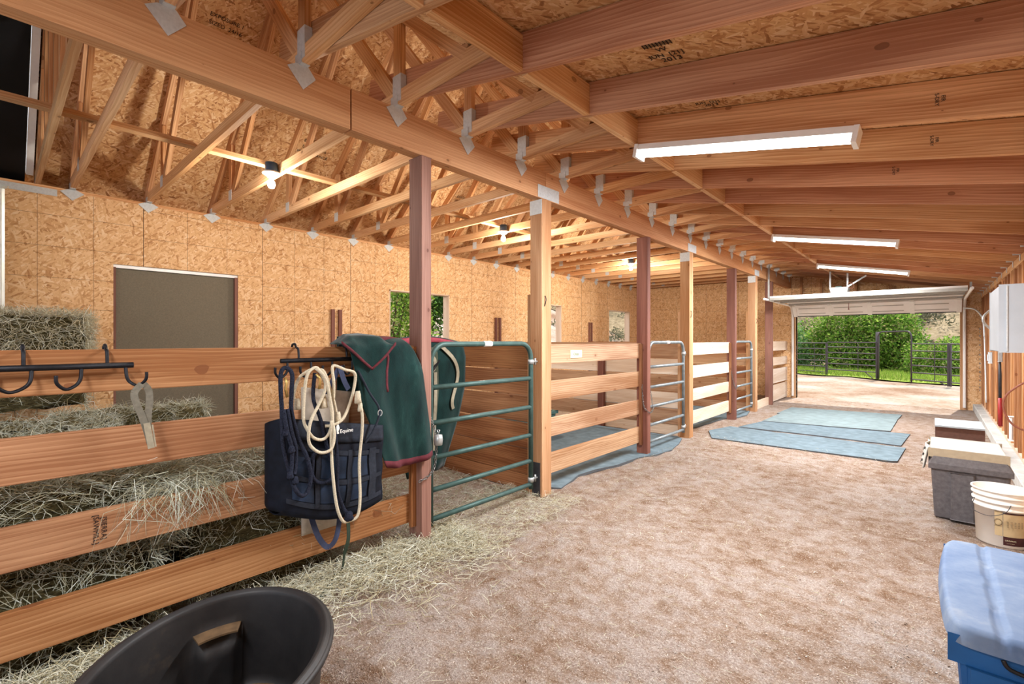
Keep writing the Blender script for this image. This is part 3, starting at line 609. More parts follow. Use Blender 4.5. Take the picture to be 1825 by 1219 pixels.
# gates
def gate(y0, y1, mt, label, zt=1.36, rails=(1.056, .805, .56, .335, .13), white=True):
    x = -2.62; r = thing('tube_gate', label, 'gate', (x, (y0+y1)/2, 0), 'tubular stall gates'); R = .13; rr = .021
    pts = [(x, y1, .09), (x, y1, zt-R)]+[(x, y1-R+R*math.cos(a), zt-R+R*math.sin(a)) for a in np.linspace(0, math.pi/2, 7)[1:]]+[(x, y0+R-R*math.sin(a), zt-R+R*math.cos(a)) for a in np.linspace(0, math.pi/2, 7)]+[(x, y0, .09)]
    b = MB(); b.tube(pts, rr, 10); b.build('gate_frame', mt, r, smooth=True)
    for z in rails: b = MB(); b.tube([(x, y0, z), (x, y1, z)], .019, 10); b.build('gate_bar', mt, r, smooth=True)
    if white:
        b = MB(); b.tube([(x, (y0+y1)/2-.03, zt), (x, (y0+y1)/2+.055, zt)], .0225, 10); o = b.build('sticker_band', 'white_paint', r, smooth=True)
    for z in (1.2, .17):
        b = MB(); b.tube([(x, y1, z+.02), (x, y1, z-.02)], .027, 10); b.tube([(x, y1+.0, z), (x, y1+.085, z)], .009, 8); b.tube([(x+.0, y1+.06, z-.03), (x, y1+.06, z+.03)], .008, 8); b.build('hinge', 'galv', r, smooth=True)
    return r
gate(2.05, 3.15, 'gate_green', 'nearest dark green tube gate with a white sticker'); gate(5.42, 6.50, 'gate_grey', 'second tube gate, between chained post and square post'); gate(8.77, 9.8, 'gate_grey', 'farthest tube gate, before the last stall', white=False)
b = MB(); b.box(XB-.11, XB-.02, 3.240, 3.2445, .0, .3); tag(b.build('hinge_plate', 'steel_dark', loc=(XB-.06, 3.242, 0)), 'dark perforated steel plate at the foot of the gate post', 'metal plate')
def chain(path, label, r=.0035, loc=None):
    P = smoothpath(path, 8); b = MB(); acc = 0; last = P[0]; k = 0
    pts = [P[0]]
    for p in P[1:]:
        if (p-pts[-1]).length > .017: pts.append(p)
    for i in range(len(pts)-1):
        a, c = pts[i], pts[i+1]; d = (c-a).normalized(); m_ = (a+c)/2; u_ = d.cross(Vector((0, 0, 1)) if abs(d.z) < .8 else Vector((1, 0, 0))).normalized(); w_ = d.cross(u_)
        s_ = u_ if i % 2 else w_
        b.tube([m_+d*.014*math.cos(t_)+s_*.008*math.sin(t_) for t_ in np.linspace(0, 2*math.pi, 9)[:-1]], r*.8, 5, 0, True)
    return tag(b.build('chain', 'steel_chain', loc=loc or tuple(pts[0]), smooth=True), label, 'chain')
chain([(-2.60, 2.03, .86), (-2.56, 2.05, .74), (-2.555, 2.05, .62), (-2.55, 2.03, .52), (-2.545, 1.98, .47), (-2.56, 1.90, .44)], 'steel chain looped on the nearest reddish post')
b = MB(); b.lathe([(0, .66), (.028, .665), (.032, .7), (.028, .735), (0, .74)], (-2.545, 2.06), 12); b.tube([(-2.545, 2.06, .74), (-2.53, 2.06, .77), (-2.56, 2.06, .77), (-2.545, 2.06, .745)], .004, 6)
tag(b.build('padlock', 'galv', loc=(-2.545, 2.06, .66), smooth=True), 'silver padlock clip hanging on the gate chain', 'padlock')
chain([(-2.63, 5.26, .85), (-2.6, 5.25, .6), (-2.56, 5.28, .53), (-2.55, 5.33, .51), (-2.55, 5.40, .55), (-2.58, 5.44, .62), (-2.6, 5.42, .8)], 'chain wrapped round the reddish post by the second gate', .0035)
chain([(-2.63, 8.62, .85), (-2.58, 8.63, .6), (-2.55, 8.68, .55), (-2.58, 8.76, .6)], 'chain round the reddish post by the farthest gate')
def wall_hook(x, y, z, label):
    b = MB(); b.tube(smoothpath([(x-.03, y, z+.05), (x+.0, y-.015, z+.05), (x+.012, y-.02, z+.02), (x-.0, y-.02, z-.03), (x-.03, y-.025, z-.055), (x-.06, y-.025, z-.03)], 5), .004, 6)
    return tag(b.build('rope_hook', 'iron', loc=(x, y, z), smooth=True), label, 'hook')
wall_hook(XB+.006, 3.30, 1.73, 'black wire hook on the nearest pale square post'); wall_hook(XB+.006, 6.66, 1.75, 'black wire hook on the second pale square post'); wall_hook(XB+.006, 9.96, 1.75, 'black wire hook on the last pale square post')

# ---------------------------------------------------------------- hook racks on the near fence
def rack(y0, y1, z, hangers, hooks, label):
    x = -2.61; r = thing('hook_rack', label, 'hook rack', (x, (y0+y1)/2, z), 'iron hook racks on the top rail')
    b = MB(); b.tube([(x, y0, z), (x, y1, z)], .0125, 10); b.build('rack_bar', 'iron', r, smooth=True)
    for y in hangers:
        b = MB(); b.tube(smoothpath([(x-.004, y, z), (x-.014, y, z+.06), (XF+.008, y, 1.35), (XF-.006, y, 1.367), (XF-.03, y, 1.366), (XF-.046, y, 1.35), (XF-.048, y, 1.28)], 4), .0065, 8); b.build('rail_hanger', 'iron', r, smooth=True)
    for (y, dy) in hooks:
        b = MB(); b.tube(smoothpath([(x, y, z-.005), (x+.01, y-.004*dy, z-.05), (x+.016, y-.02*dy, z-.075), (x+.04, y-.055*dy, z-.088), (x+.062, y-.085*dy, z-.062), (x+.066, y-.088*dy, z-.03)], 5), .0065, 8); b.build('hook', 'iron', r, smooth=True)
    return r
rack(-.25, .412, 1.281, (.078, .325, -.2), ((.0, 1), (.10, 1.1), (.243, .9), (.385, -.7)), 'black iron hook rack at the left end of the top rail')
rack(1.035, 1.50, 1.277, (1.135, 1.42), ((1.07, 1), (1.20, 1), (1.325, 1), (1.45, 1)), 'black iron hook rack holding ropes and bag')
b = MB(); x = -2.545   # webbing strap with metal ends
P = smoothpath([(x, .430, 1.20), (x+.006, .404, 1.165), (x+.008, .410, 1.12), (x+.004, .430, 1.06), (x+.002, .449, .99), (x, .460, .94)], 6)
Q = smoothpath([(x, .436, 1.20), (x-.008, .455, 1.17), (x-.006, .458, 1.12), (x-.003, .452, 1.06), (x-.002, .452, .99), (x-.001, .462, .94)], 6)
for PP in (P, Q):
    for i in range(len(PP)-1): b.beam(PP[i], PP[i+1]+(PP[i+1]-PP[i])*.1, .003, .026, (1, 0, 0))
sr = thing('webbing_strap', 'grey webbing strap with metal ends hanging on a hook', 'strap', (x, .44, 1.0)); b.build('webbing', 'strap_grey', sr)
b = MB(); b.beam((x+.006, .446, 1.03), (x+.008, .462, .918), .003, .024, (1, 0, 0)); b.beam((x+.004, .466, 1.02), (x+.006, .478, .922), .003, .006, (1, 0, 0)); b.build('metal_end', 'strap_tan', sr)

# ---------------------------------------------------------------- navy bag, tote, ropes
bg_ = thing('gear_bag', 'dark navy hay bag with white lettering under the ropes', 'bag', (-2.55, 1.3, .4))
def front(u, v):
    zt = .985-.115*u; zb = .50-.08*u-.075*math.sin(math.pi*u); y = 1.005+(1.60-1.005)*u-.012*(1-v)
    z = zb+(zt-zb)*v; bulge = .03*math.sin(math.pi*u)**.5*math.sin(math.pi*min(1, v*.9+.05))**.6
    wr = .006*math.sin(9*u+4*v)+.005*math.sin(17*v-6*u)
    return (-2.505+bulge+wr, y, z)
b = MB(); b.grid(front, 22, 20)
def side(u, v):  # left gusset: from back to front
    f_ = front(0, v); bk = (-2.635, .965, .52+(.945-.52)*v+.0); q = u
    return (bk[0]+(f_[0]-bk[0])*q, bk[1]+(f_[1]-bk[1])*q-.02*math.sin(math.pi*q), bk[2]+(f_[2]-bk[2])*q)
b.grid(side, 6, 20)
def side2(u, v):
    f_ = front(1, v); bk = (-2.635, 1.66, .50+(.86-.5)*v); return (f_[0]+(bk[0]-f_[0])*u, f_[1]+(bk[1]-f_[1])*u, f_[2]+(bk[2]-f_[2])*u)
b.grid(side2, 6, 20)
def bot(u, v):
    f_ = front(u, 0); bk = (-2.64, .965+u*.69, .52-.02*u-.03*math.sin(math.pi*u)); return (bk[0]+(f_[0]-bk[0])*v, bk[1]+(f_[1]-bk[1])*v, bk[2]+(f_[2]-bk[2])*v-.03*math.sin(math.pi*v))
b.grid(bot, 22, 5)
def back(u, v): return (-2.64, .965+u*.69, (.52-.02*u)+(.93-.06*u-.52)*v)
b.grid(lambda u, v: back(1-u, v), 6, 6); b.build('bag_body', 'bag_navy', bg_, smooth=True, solid=.004)
b = MB(); b.grid(lambda u, v: (front(u, .80+.2*v)[0]+.012, front(u, 0)[1], front(u, .80+.2*v)[2]), 20, 4); bfl = b.build('bag_flap', 'web_navy', bg_, smooth=True, solid=.003)
def onfront(u, v, d=.006): p = front(u, v); return Vector((p[0]+d, p[1], p[2]))
for (u0, u1, v0, v1) in ((.05, .95, .72, .66), (.04, .97, .40, .37), (.03, .97, .14, .12)):
    b = MB(); b.grid(lambda a, c: onfront(u0+(u1-u0)*a, v0+(v1-v0)*a+(c-.5)*.05), 14, 1); b.build('webbing', 'web_navy', bg_, solid=.003)
for (u, w_) in ((.86, .06), (.30, .03), (.6, .03)):
    b = MB(); b.grid(lambda a, c: onfront(u+(c-.5)*w_*1.4, .12+.6*a, .008), 10, 1); b.build('webbing', 'web_navy', bg_, solid=.003)
for i, (u0, u1, v0, v1) in enumerate(((.08, .27, .42, .62), (.33, .57, .42, .66), (.63, .80, .42, .64), (.08, .27, .17, .36), (.33, .57, .17, .36), (.63, .80, .17, .36))):
    b = MB(); b.grid(lambda a, c: onfront(u0+(u1-u0)*a, v0+(v1-v0)*c, .003), 5, 5); b.build('mesh_window', 'bag_window', bg_)
lx = -2.447
text('bag_lettering', 'Equine', .03, (lx, 1.327, .882), (math.pi/2, 0, math.pi/2), 'white_paint', bfl)
b = MB(); hp = [(0, 0), (.022, 0), (.018, .014), (.026, .03), (.02, .05), (.01, .054), (.004, .04), (0, .024)]
b.face([(lx+.001, 1.262+p*.9, .872+q) for p, q in hp]); b.build('bag_emblem', 'white_paint', bfl, solid=.001)
b = MB(); b.tube([Vector((-2.455, 1.545, .955))+Vector((0, .014*math.cos(a), .018*math.sin(a))) for a in np.linspace(0, 2*math.pi, 13)[:-1]], .003, 6, 0, True); b.build('ring', 'galv', bg_, smooth=True)
b = MB(); b.tube(smoothpath([(-2.54, 1.45, 1.21), (-2.5, 1.50, 1.08), (-2.46, 1.545, .97), (-2.45, 1.5, .86), (-2.45, 1.44, .79)], 6), .007, 6); b.build('bag_strap', 'web_navy', bg_, smooth=True)
tt = thing('canvas_tote', 'pale canvas tote with navy handles behind the navy bag', 'bag', (-2.6, 1.3, .3))
b = MB(); b.grid(lambda u, v: (-2.652+.012*math.sin(math.pi*v)*math.sin(7*u), 1.165+(.22+.08*v)*u, .285+.84*v-.05*u*v), 8, 16); b.build('tote_body', 'canvas', tt, smooth=True, solid=.012)
for pth in ([(-2.60, 1.196, .40), (-2.575, 1.205, .34), (-2.565, 1.229, .271), (-2.56, 1.275, .212), (-2.56, 1.32, .244), (-2.575, 1.350, .33), (-2.60, 1.36, .40)],
            [(-2.54, 1.335, 1.24), (-2.54, 1.36, 1.16), (-2.56, 1.40, 1.10)], [(-2.54, 1.335, 1.24), (-2.56, 1.30, 1.15), (-2.6, 1.29, 1.08)]):
    P = smoothpath(pth, 6); b = MB()
    for i in range(len(P)-1): b.beam(P[i], P[i+1]+(P[i+1]-P[i])*.12, .003, .03, (1, 0, 0))
    b.build('tote_handle', 'handle_navy', tt)
P = smoothpath([(-2.50, 1.364, .36), (-2.5, 1.367, .25), (-2.52, 1.355, .16), (-2.6, 1.38, .03), (-2.585, 1.34, .022), (-2.479, 1.229, .02), (-2.40, 1.15, .02)], 7); b = MB()
for i in range(len(P)-1): b.beam(P[i], P[i+1]+(P[i+1]-P[i])*.1, .003, .024, (1, .2, .6))
tag(b.build('nylon_strap', 'strap_green', loc=(-2.5, 1.36, .02)), 'green nylon strap hanging down to the straw', 'strap')
C1=[(1.143,1.239),(1.183,1.196),(1.192,1.124),(1.159,1.044),(1.117,.979),(1.1,.912),(1.112,.841),(1.165,.791),(1.22,.799),(1.242,.867),(1.237,.952),(1.22,1.074),(1.189,1.184)]
C2=[(1.148,1.244),(1.103,1.211),(1.091,1.119),(1.088,.98),(1.103,.92),(1.138,.871),(1.193,.854),(1.23,.89),(1.24,.986),(1.214,1.121),(1.181,1.213)]
C3=[(1.174,1.241),(1.09,1.198),(1.061,1.118),(1.061,1.077)]; C4=[(1.178,1.23),(1.203,1.211),(1.253,1.08),(1.279,.979)]
C5=[(1.254,1.068),(1.252,1.154),(1.248,1.233),(1.267,1.248),(1.32,1.224),(1.373,1.206),(1.387,1.157),(1.36,1.046),(1.306,.952),(1.248,.923),(1.21,.922)]
C6=[(1.384,1.053),(1.407,.981),(1.414,.866),(1.4,.692),(1.398,.491),(1.38,.395),(1.336,.376),(1.297,.388),(1.258,.477),(1.239,.627),(1.233,.796),(1.23,.953)]
N1=[(.973,1.051),(.965,1.13),(.97,1.224),(.997,1.249),(1.022,1.216),(1.019,1.126),(1.025,1.012),(1.064,.87),(1.099,.772),(1.12,.675),(1.108,.596),(1.075,.581),(1.036,.625),(1.014,.709),(.986,.838),(.975,.929)]
N1b=[(.973,1.042),(.989,.929),(1.016,.836),(1.016,.735),(1.005,.703)]
N2=[(1.153,1.214),(1.141,1.079),(1.183,.968),(1.214,.844),(1.246,.693),(1.233,.623),(1.177,.621),(1.141,.667),(1.141,.761),(1.165,.804)]
N3=[(1.257,.912),(1.27,.74),(1.276,.568),(1.309,.462),(1.329,.419)]
def rope(b, pts, x, r, closed=False):
    n = len(pts); P = smoothpath([(x+.008*math.sin(i*1.7), p[0], p[1]) for i, p in enumerate(pts)], 6, closed); b.tube(P, r, 8, 0, closed)
def tassel(b, x, y, z, r=.016, h=.05): b.tube([(x, y, z+h*.5), (x+.004, y, z+h*.2), (x+.002, y, z-.01), (x, y+.003, z-h*.6)], [.012, r*.9, r, r*1.15], 9)
rc = thing('lead_rope', 'cream cotton rope coiled in overlapping loops on the rack', 'rope', (-2.45, 1.17, .8), 'ropes hanging on the rack')
b = MB(); rope(b, C1, -2.425, .0085, True); rope(b, C2, -2.445, .0085, True); rope(b, C3, -2.50, .0085); rope(b, C4, -2.462, .0085); b.build('rope_coil', 'rope_cream', rc, smooth=True)
for q in ((-2.50, 1.075, 1.055), (-2.462, 1.283, .965), (-2.455, 1.195, 1.06, .02, .06)): b = MB(); tassel(b, *q); b.build('frayed_end', 'rope_cream', rc, smooth=True)
b = MB(); b.tube([(-2.43, 1.145, 1.21), (-2.425, 1.16, 1.19), (-2.425, 1.165, 1.16), (-2.43, 1.16, 1.13)], .007, 7); b.build('brass_snap', 'brass', rc, smooth=True)
rd = thing('lead_rope', 'long cream rope hanging right of the coil down past the bag', 'rope', (-2.45, 1.32, .4), 'ropes hanging on the rack')
b = MB(); rope(b, C5, -2.455, .0085); rope(b, C6, -2.43, .0085); b.build('rope_line', 'rope_cream', rd, smooth=True)
for q in ((-2.43, 1.385, 1.07, .018, .06), (-2.43, 1.40, 1.01, .014, .04)): b = MB(); tassel(b, *q); b.build('frayed_end', 'rope_cream', rd, smooth=True)
rn = thing('lead_rope', 'dark navy braided rope at the left end of the rack', 'rope', (-2.44, 1.03, .6), 'ropes hanging on the rack')
b = MB(); rope(b, N1, -2.44, .011, True); rope(b, N1b, -2.42, .011); rope(b, [(y+.022, z-.0) for y, z in N1b], -2.425, .010); b.build('rope_loop', 'rope_navy', rn, smooth=True)
for (y, z) in ((.985, .93), (1.012, .84), (1.005, .71), (1.03, .68)): b = MB(); tassel(b, -2.42, y, z, .016, .025); b.build('rope_knot', 'rope_navy', rn, smooth=True)
b = MB(); b.tube([(-2.44, .99, 1.2), (-2.435, .995, 1.17), (-2.435, .99, 1.14), (-2.44, 1.0, 1.10)], .007, 7); b.build('brass_snap', 'brass', rn, smooth=True)
rm = thing('lead_rope', 'dark navy rope hanging behind the cream coil', 'rope', (-2.46, 1.2, .6), 'ropes hanging on the rack')
b = MB(); rope(b, N2, -2.462, .0105); rope(b, N3, -2.452, .0105); b.build('rope_loop', 'rope_navy', rm, smooth=True)
b = MB(); tassel(b, -2.44, 1.335, .41, .024, .04); b.build('frayed_end', 'rope_navy', rm, smooth=True)

# ---------------------------------------------------------------- blankets
bl = thing('horse_blanket', 'dark green fleece blanket with maroon binding over the top rail', 'blanket', (-2.65, 1.65, 1.4))
LE = [(1.42, 1.41), (1.43, 1.30), (1.44, 1.18), (1.46, 1.02), (1.53, .85), (1.63, .60)]; RE = [(1.834, 1.405), (1.885, 1.32), (1.916, 1.22), (1.945, 1.02), (1.977, .80), (1.995, .61)]
def drape(u, v):
    if v < .25:
        q = v/.25; z = 1.05+.36*q; y = 1.42+.42*u; return (-2.735+.0*q, y, z)
    q = (v-.25)/.75; l = interp(LE, q); r = interp(RE, q); y = l[0]+(r[0]-l[0])*u; z = l[1]+(r[1]-l[1])*u-.03*math.sin(math.pi*u)*q*q
    z += .012*(1-q)*math.sin(math.pi*u)
    if q < .12: x = -2.735+(q/.12)*.13; z += .014*math.sin(math.pi*q/.12)
    else: x = -2.605+.055*min(1, (q-.12)*3)
    f_ = (q**.8)*(.024*math.sin(u*8.5+.6)+.006*math.sin(u*21+q*3)); return (x+f_+.02*q, y, z)
b = MB(); b.grid(drape, 40, 44, 0); b.build('blanket_cloth', 'fleece', bl, smooth=True, solid=.006)
def strip(name, F, n, mat, par, w, axis, off=.005):
    b = MB(); b.grid(lambda a, c: F(a, c), n, 1); return b.build(name, mat, par, smooth=True, solid=.009)
strip('binding', lambda a, c: drape(a, 1-.028*c), 40, 'maroon', bl, 0, 0)
strip('binding', lambda a, c: drape(.47+.0*a+.035*c+.06*math.sin(a*5), .30+.36*a), 20, 'maroon', bl, 0, 0)
strip('binding', lambda a, c: (lambda p: (p[0]+.004, p[1], p[2]))(drape(.52+.46*a, .29+.035*c-.05*(a))), 16, 'maroon', bl, 0, 0)
FP = [(1.337, 1.367), (1.418, 1.412), (1.52, 1.418), (1.619, 1.408), (1.705, 1.358), (1.537, 1.207)]
fl = MB()
def flap(u, v):  # triangular turned-down corner
    t0 = interp([(1.337, 1.367), (1.418, 1.424), (1.52, 1.43), (1.62, 1.42), (1.705, 1.358)], u); b0 = interp([(1.337, 1.367), (1.437, 1.287), (1.537, 1.207), (1.621, 1.283), (1.705, 1.358)], u)
    q = v; return (-2.60+.075*min(1, q*2.2)-.0+.008*math.sin(u*11)-(0.06 if q < .02 else 0), t0[0]+(b0[0]-t0[0])*q, t0[1]+(b0[1]-t0[1])*q)
fl.grid(flap, 24, 12); fl.build('blanket_corner', 'fleece', bl, smooth=True, solid=.006)
b = MB(); b.grid(lambda a, c: (lambda p: (p[0]+.003, p[1], p[2]+.018*c))(flap(a, 1)), 24, 1); b.build('binding', 'maroon', bl, smooth=True, solid=.010)
# second blanket, inside the first stall
b2 = thing('horse_blanket', 'dark green blanket with tan straps seen through the nearest gate', 'blanket', (-3.0, 2.4, 1.3))
LE2 = [(1.97, 1.40), (1.98, 1.2), (2.0, .9), (2.0, .6), (2.05, .36)]; RE2 = [(2.63, 1.365), (2.66, 1.25), (2.65, 1.0), (2.58, .76), (2.42, .38)]
def drape2(u, v):
    q = max(0, (v-.2)/.8); l = interp(LE2, q); r = interp(RE2, q); y = l[0]+(r[0]-l[0])*u; z = l[1]+(r[1]-l[1])*u+.035*(1-q)*math.sin(math.pi*u)
    x = -3.03+.10*min(1, v/.2)*1.0+q*.03+.02*q*math.sin(u*11); z = z if v >= .2 else z-.25*(1-v/.2); return (x, y, z)
b = MB(); b.grid(drape2, 26, 30); b.build('blanket_cloth', 'fleece', b2, smooth=True, solid=.006)
b = MB(); b.grid(lambda u, v: (lambda p: (p[0]+.006, p[1], p[2]+.006))(drape2(.0+u, .12+.14*v)), 20, 4); b.build('blanket_collar', 'maroon_light', b2, smooth=True, solid=.006)
b = MB(); b.grid(lambda u, v: (lambda p: (p[0]+.012, p[1], p[2]))(drape2(.05+.5*u, .3+.55*v)), 8, 8); b.build('blanket_lining', 'blanket_olive', b2, smooth=True, solid=.004)
for pts in ([(.60, .28), (.78, .42), (.84, .52), (.76, .66), (.80, .72)], [(.5, .48), (.5, .62), (.52, .78), (.55, .9)], [(.38, .42), (.44, .38), (.5, .42), (.46, .47), (.38, .42)]):
    P = [Vector(drape2(*p))+Vector((.02, 0, 0)) for p in pts]; P = smoothpath(P, 5); b = MB()
    for i in range(len(P)-1): b.beam(P[i], P[i+1]+(P[i+1]-P[i])*.12, .004, .03, (1, 0, 0))
    b.build('surcingle_strap', 'strap_tan', b2)
b = MB(); b.tube([(-2.99, 1.96, 1.33), (-2.99, 2.6, 1.31)], .014, 8); b.tube([(-2.99, 1.96, 1.33), (-2.70, 1.96, 1.33)], .012, 8)
b.tube([(-2.99, 2.5, 1.31), (-2.72, 1.965, .95)], .011, 8)
tag(b.build('blanket_bar', 'iron', loc=(-2.99, 2.3, 0), smooth=True), 'iron bar carrying the blanket inside the first stall', 'bar')

# ---------------------------------------------------------------- hay
def bale(x0, x1, y0, y1, z0, z1, label, nst=2600, seed=0, smat='hay_strand', poke=1.):
    cx, cy, cz = (x0+x1)/2, (y0+y1)/2, (z0+z1)/2; r = thing('hay_bale', label, 'hay bale', (cx, cy, z0), 'hay bales in the first stall')
    hx, hy, hz = (x1-x0)/2, (y1-y0)/2, (z1-z0)/2; rs = np.random.default_rng(seed); b = MB(); n = 12
    for ax, sg in ((0, 1), (0, -1), (1, 1), (1, -1), (2, 1), (2, -1)):
        def F(u, v):
            p = [0, 0, 0]; o1, o2 = [a for a in (0, 1, 2) if a != ax]; p[ax] = sg; p[o1] = (2*u-1)*(sg if ax != 1 else -sg); p[o2] = 2*v-1
            k = 1-.07*(abs(p[0]*p[1])+abs(p[1]*p[2])+abs(p[0]*p[2]))**2/3; w = .012*math.sin(p[0]*9+seed)+.012*math.sin(p[1]*14+p[2]*5)
            return (cx+p[0]*hx*k+w*(ax == 0), cy+p[1]*hy*k+w*(ax == 1), cz+p[2]*hz*k+w*(ax == 2))
        b.grid(F, n, n)
    b.build('bale_body', 'hay_body', r, smooth=True)
    # surface strands
    face = rs.choice(6, nst, p=[.22, .04, .26, .06, .38, .04]); P = rs.uniform(-1, 1, (nst, 3)); nr = np.zeros((nst, 3))
    for f in range(6):
        ax = f//2; sg = 1 if f % 2 == 0 else -1; m_ = face == f; P[m_, ax] = sg*.96; nr[m_, ax] = sg
    pos = np.array([cx, cy, cz])+P*np.array([hx, hy, hz]); d = rs.normal(size=(nst, 3)); d -= nr*(d*nr).sum(1, keepdims=True)*.75; d /= np.linalg.norm(d, axis=1, keepdims=True); d += nr*rs.uniform(0, .75*poke, (nst, 1))
    strand_mesh('bale_straw', pos, d, rs.uniform(.04, .15, nst), rs.uniform(.0009, .0023, nst)*(1+.3*(poke > 1)), smat, r, .25, .15)
bale(-6.1, -5.55, -.95, .58, .80, 1.22, 'hay bale under the top one, against the wall panel', 1500, 1); bale(-6.05, -5.6, -.6, .57, 1.22, 1.60, 'topmost hay bale showing above the top rail', 5600, 2, 'straw_strand', 2.2)
bale(-5.5, -5.0, .3, 1.35, .42, .78, 'hay bale in front of the grey door', 2200, 3); bale(-4.95, -4.4, -.7, .62, .42, .80, 'hay bale lying in the middle of the stack', 2600, 4)
bale(-4.35, -3.75, -.8, .5, .42, .80, 'hay bale nearest the middle rails in the stack', 2600, 5); bale(-6.1, -5.55, -1.0, .3, .0, .42, 'lowest hay bale beside the wall', 400, 6)
bale(-5.5, -4.4, -.8, 1.3, .0, .42, 'bottom hay bale in the centre', 600, 7); bale(-4.35, -3.45, -.8, 1.15, .0, .42, 'bottom hay bale behind the fence, second row', 2200, 8)
bale(-3.4, -2.78, -.9, .55, .0, .40, 'bottom hay bale directly behind the nearest rails', 5200, 9); bale(-3.38, -2.80, -.8, .62, .40, .74, 'broken hay bale on top, right behind the middle rails', 6500, 10)
bale(-3.6, -2.80, .7, 1.55, .0, .52, 'loose hay bale at the right end behind the navy bag', 4500, 12)
# loose hay: piles and scatter
def pile(n, f, label, mat='hay_strand', lr=(.05, .18), wr=(.0008, .0018), up=.25, name='loose_hay', droop=.2):
    P = f(n); d = RNG.normal(size=(n, 3)); d[:, 2] = np.abs(d[:, 2])*up
    o = strand_mesh(name, P, d, RNG.uniform(*lr, n), RNG.uniform(*wr, n), mat, None, .3, droop); stuff(o, label, 'hay'); return o
def f(n):
    y = RNG.uniform(-.3, 1.9, n); x = RNG.uniform(-3.3, -2.72, n); hh = np.where(y < .6, .78, np.where(y < 1.1, .70, .30)); return np.stack([x, y, RNG.uniform(.0, 1, n)*.14+hh-.08-.0*x], 1)
pile(5200, f, 'loose hay spilled over the bales behind the rails')
def f(n):
    y = np.maximum(RNG.normal(.62, .11, n), .42); x = RNG.uniform(-2.76, -2.63, n); return np.stack([x, y, .70+RNG.normal(0, .03, n)-.35*np.maximum(0, x+2.67)], 1)
o = pile(420, f, 'tuft of hay spilling out over the third rail', up=.0, droop=.9, lr=(.08, .2))
def f(n): return np.stack([RNG.uniform(-6.2, -2.8, n), RNG.uniform(.9, 3.2, n), np.full(n, .01)+RNG.uniform(0, .03, n)], 1)
pile(9000, f, 'trampled hay covering the floor of the first stall', lr=(.04, .12), up=.15)
def f(n):
    y = RNG.uniform(-.6, 2.3, n); x = XF+.02+np.abs(RNG.normal(0, .22, n))*np.clip(.5+.5*y, .4, 1.3)-.06; return np.stack([x, y, .012+RNG.uniform(0, .035, n)*np.exp(-(x-XF)*2)], 1)
pile(8500, f, 'pale straw drifted along the foot of the near fence', 'straw_strand', (.04, .15), (.0009, .0022), .12, 'scattered_straw', 0)
def f(n):
    y = RNG.uniform(2.0, 3.4, n); x = RNG.uniform(-2.9, -2.1, n)+(y-2)*-.1; return np.stack([x, y, np.full(n, .012)+RNG.uniform(0, .012, n)], 1)
pile(3200, f, 'short straw scattered under the nearest gate', 'straw_strand', (.02, .09), (.0007, .0014), .12, 'scattered_straw', 0)
def f(n):
    y = RNG.uniform(.6, 7, n)**1.0; x = np.where(RNG.random(n) < .6, XF+.1+np.abs(RNG.normal(0, .7, n)), RNG.uniform(-2.5, .4, n)); return np.stack([np.clip(x, -2.6, .5), y, np.full(n, .012)], 1)
pile(2600, f, 'stray straw bits spread thinly over the aisle dirt', 'straw_strand', (.012, .06), (.0007, .0013), .1, 'scattered_straw', 0)

# ---------------------------------------------------------------- rubber tank
cx, cy = -1.545, .425; A, B_ = .365, .30; rot = math.radians(-37); ct, st = math.cos(rot), math.sin(rot)
def oval(r, z, a, dent=0):
    x, y = (A+r)*math.cos(a), (B_+r)*math.sin(a); return (cx+x*ct-y*st, cy+x*st+y*ct, z)
PR = [(-.06, .0), (-.05, .06), (-.03, .30), (-.015, .33), (-.012, .42), (0, .44), (.014, .45), (.016, .478), (.0, .488), (-.016, .478), (-.022, .44), (-.036, .30), (-.05, .17), (-.085, .16), (-.095, .05), (-.12, .03), (-.38, .03)]
def tf(u, v):
    a = 2*math.pi*u; r, z = interp(PR, v)
    if v > .66 and z < .385:
        for a0 in (3.55, .41):
            k = max(0, 1-abs((a-a0+math.pi) % (2*math.pi)-math.pi)/.26); k = min(1, k*5); r -= .055*k*(1 if z > .05 else .3)
    r = max(r, -.30); return oval(r, z, a)
b = MB(); b.grid(tf, 96, 60); b.face([oval(-.2, .031, 2*math.pi*k/24) for k in range(24)])
tk = thing('stock_tank', 'black oval rubber stock tank in the foreground', 'tank', (cx, cy, 0)); b.build('tank_shell', 'tank_black', tk, smooth=True)
b = MB(); b.tube([oval(.012, .468, 2*math.pi*k/64) for k in range(64)], .012, 8, 0, True); b.build('rolled_rim', 'tank_black', tk, smooth=True)
for a0, dd_ in ((3.55, .26), (.41, .26)):  # ledge caps: dust brown that also paints the light on their tops
    b = MB(); b.grid(lambda u, v: oval(-.034-.058*v, .389, a0-dd_+2*dd_*u), 12, 1); b.build('lit_dusty_ledge', 'tank_lit_dust', tk, solid=.006)
b = MB(); b.grid(lambda u, v: oval(-.05-.036*v, .168, 2*math.pi*u), 64, 1); b.build('lit_dusty_ledge', 'tank_lit_dust', tk, solid=.006)  # ring ledge carries the same painted light in its dust brown
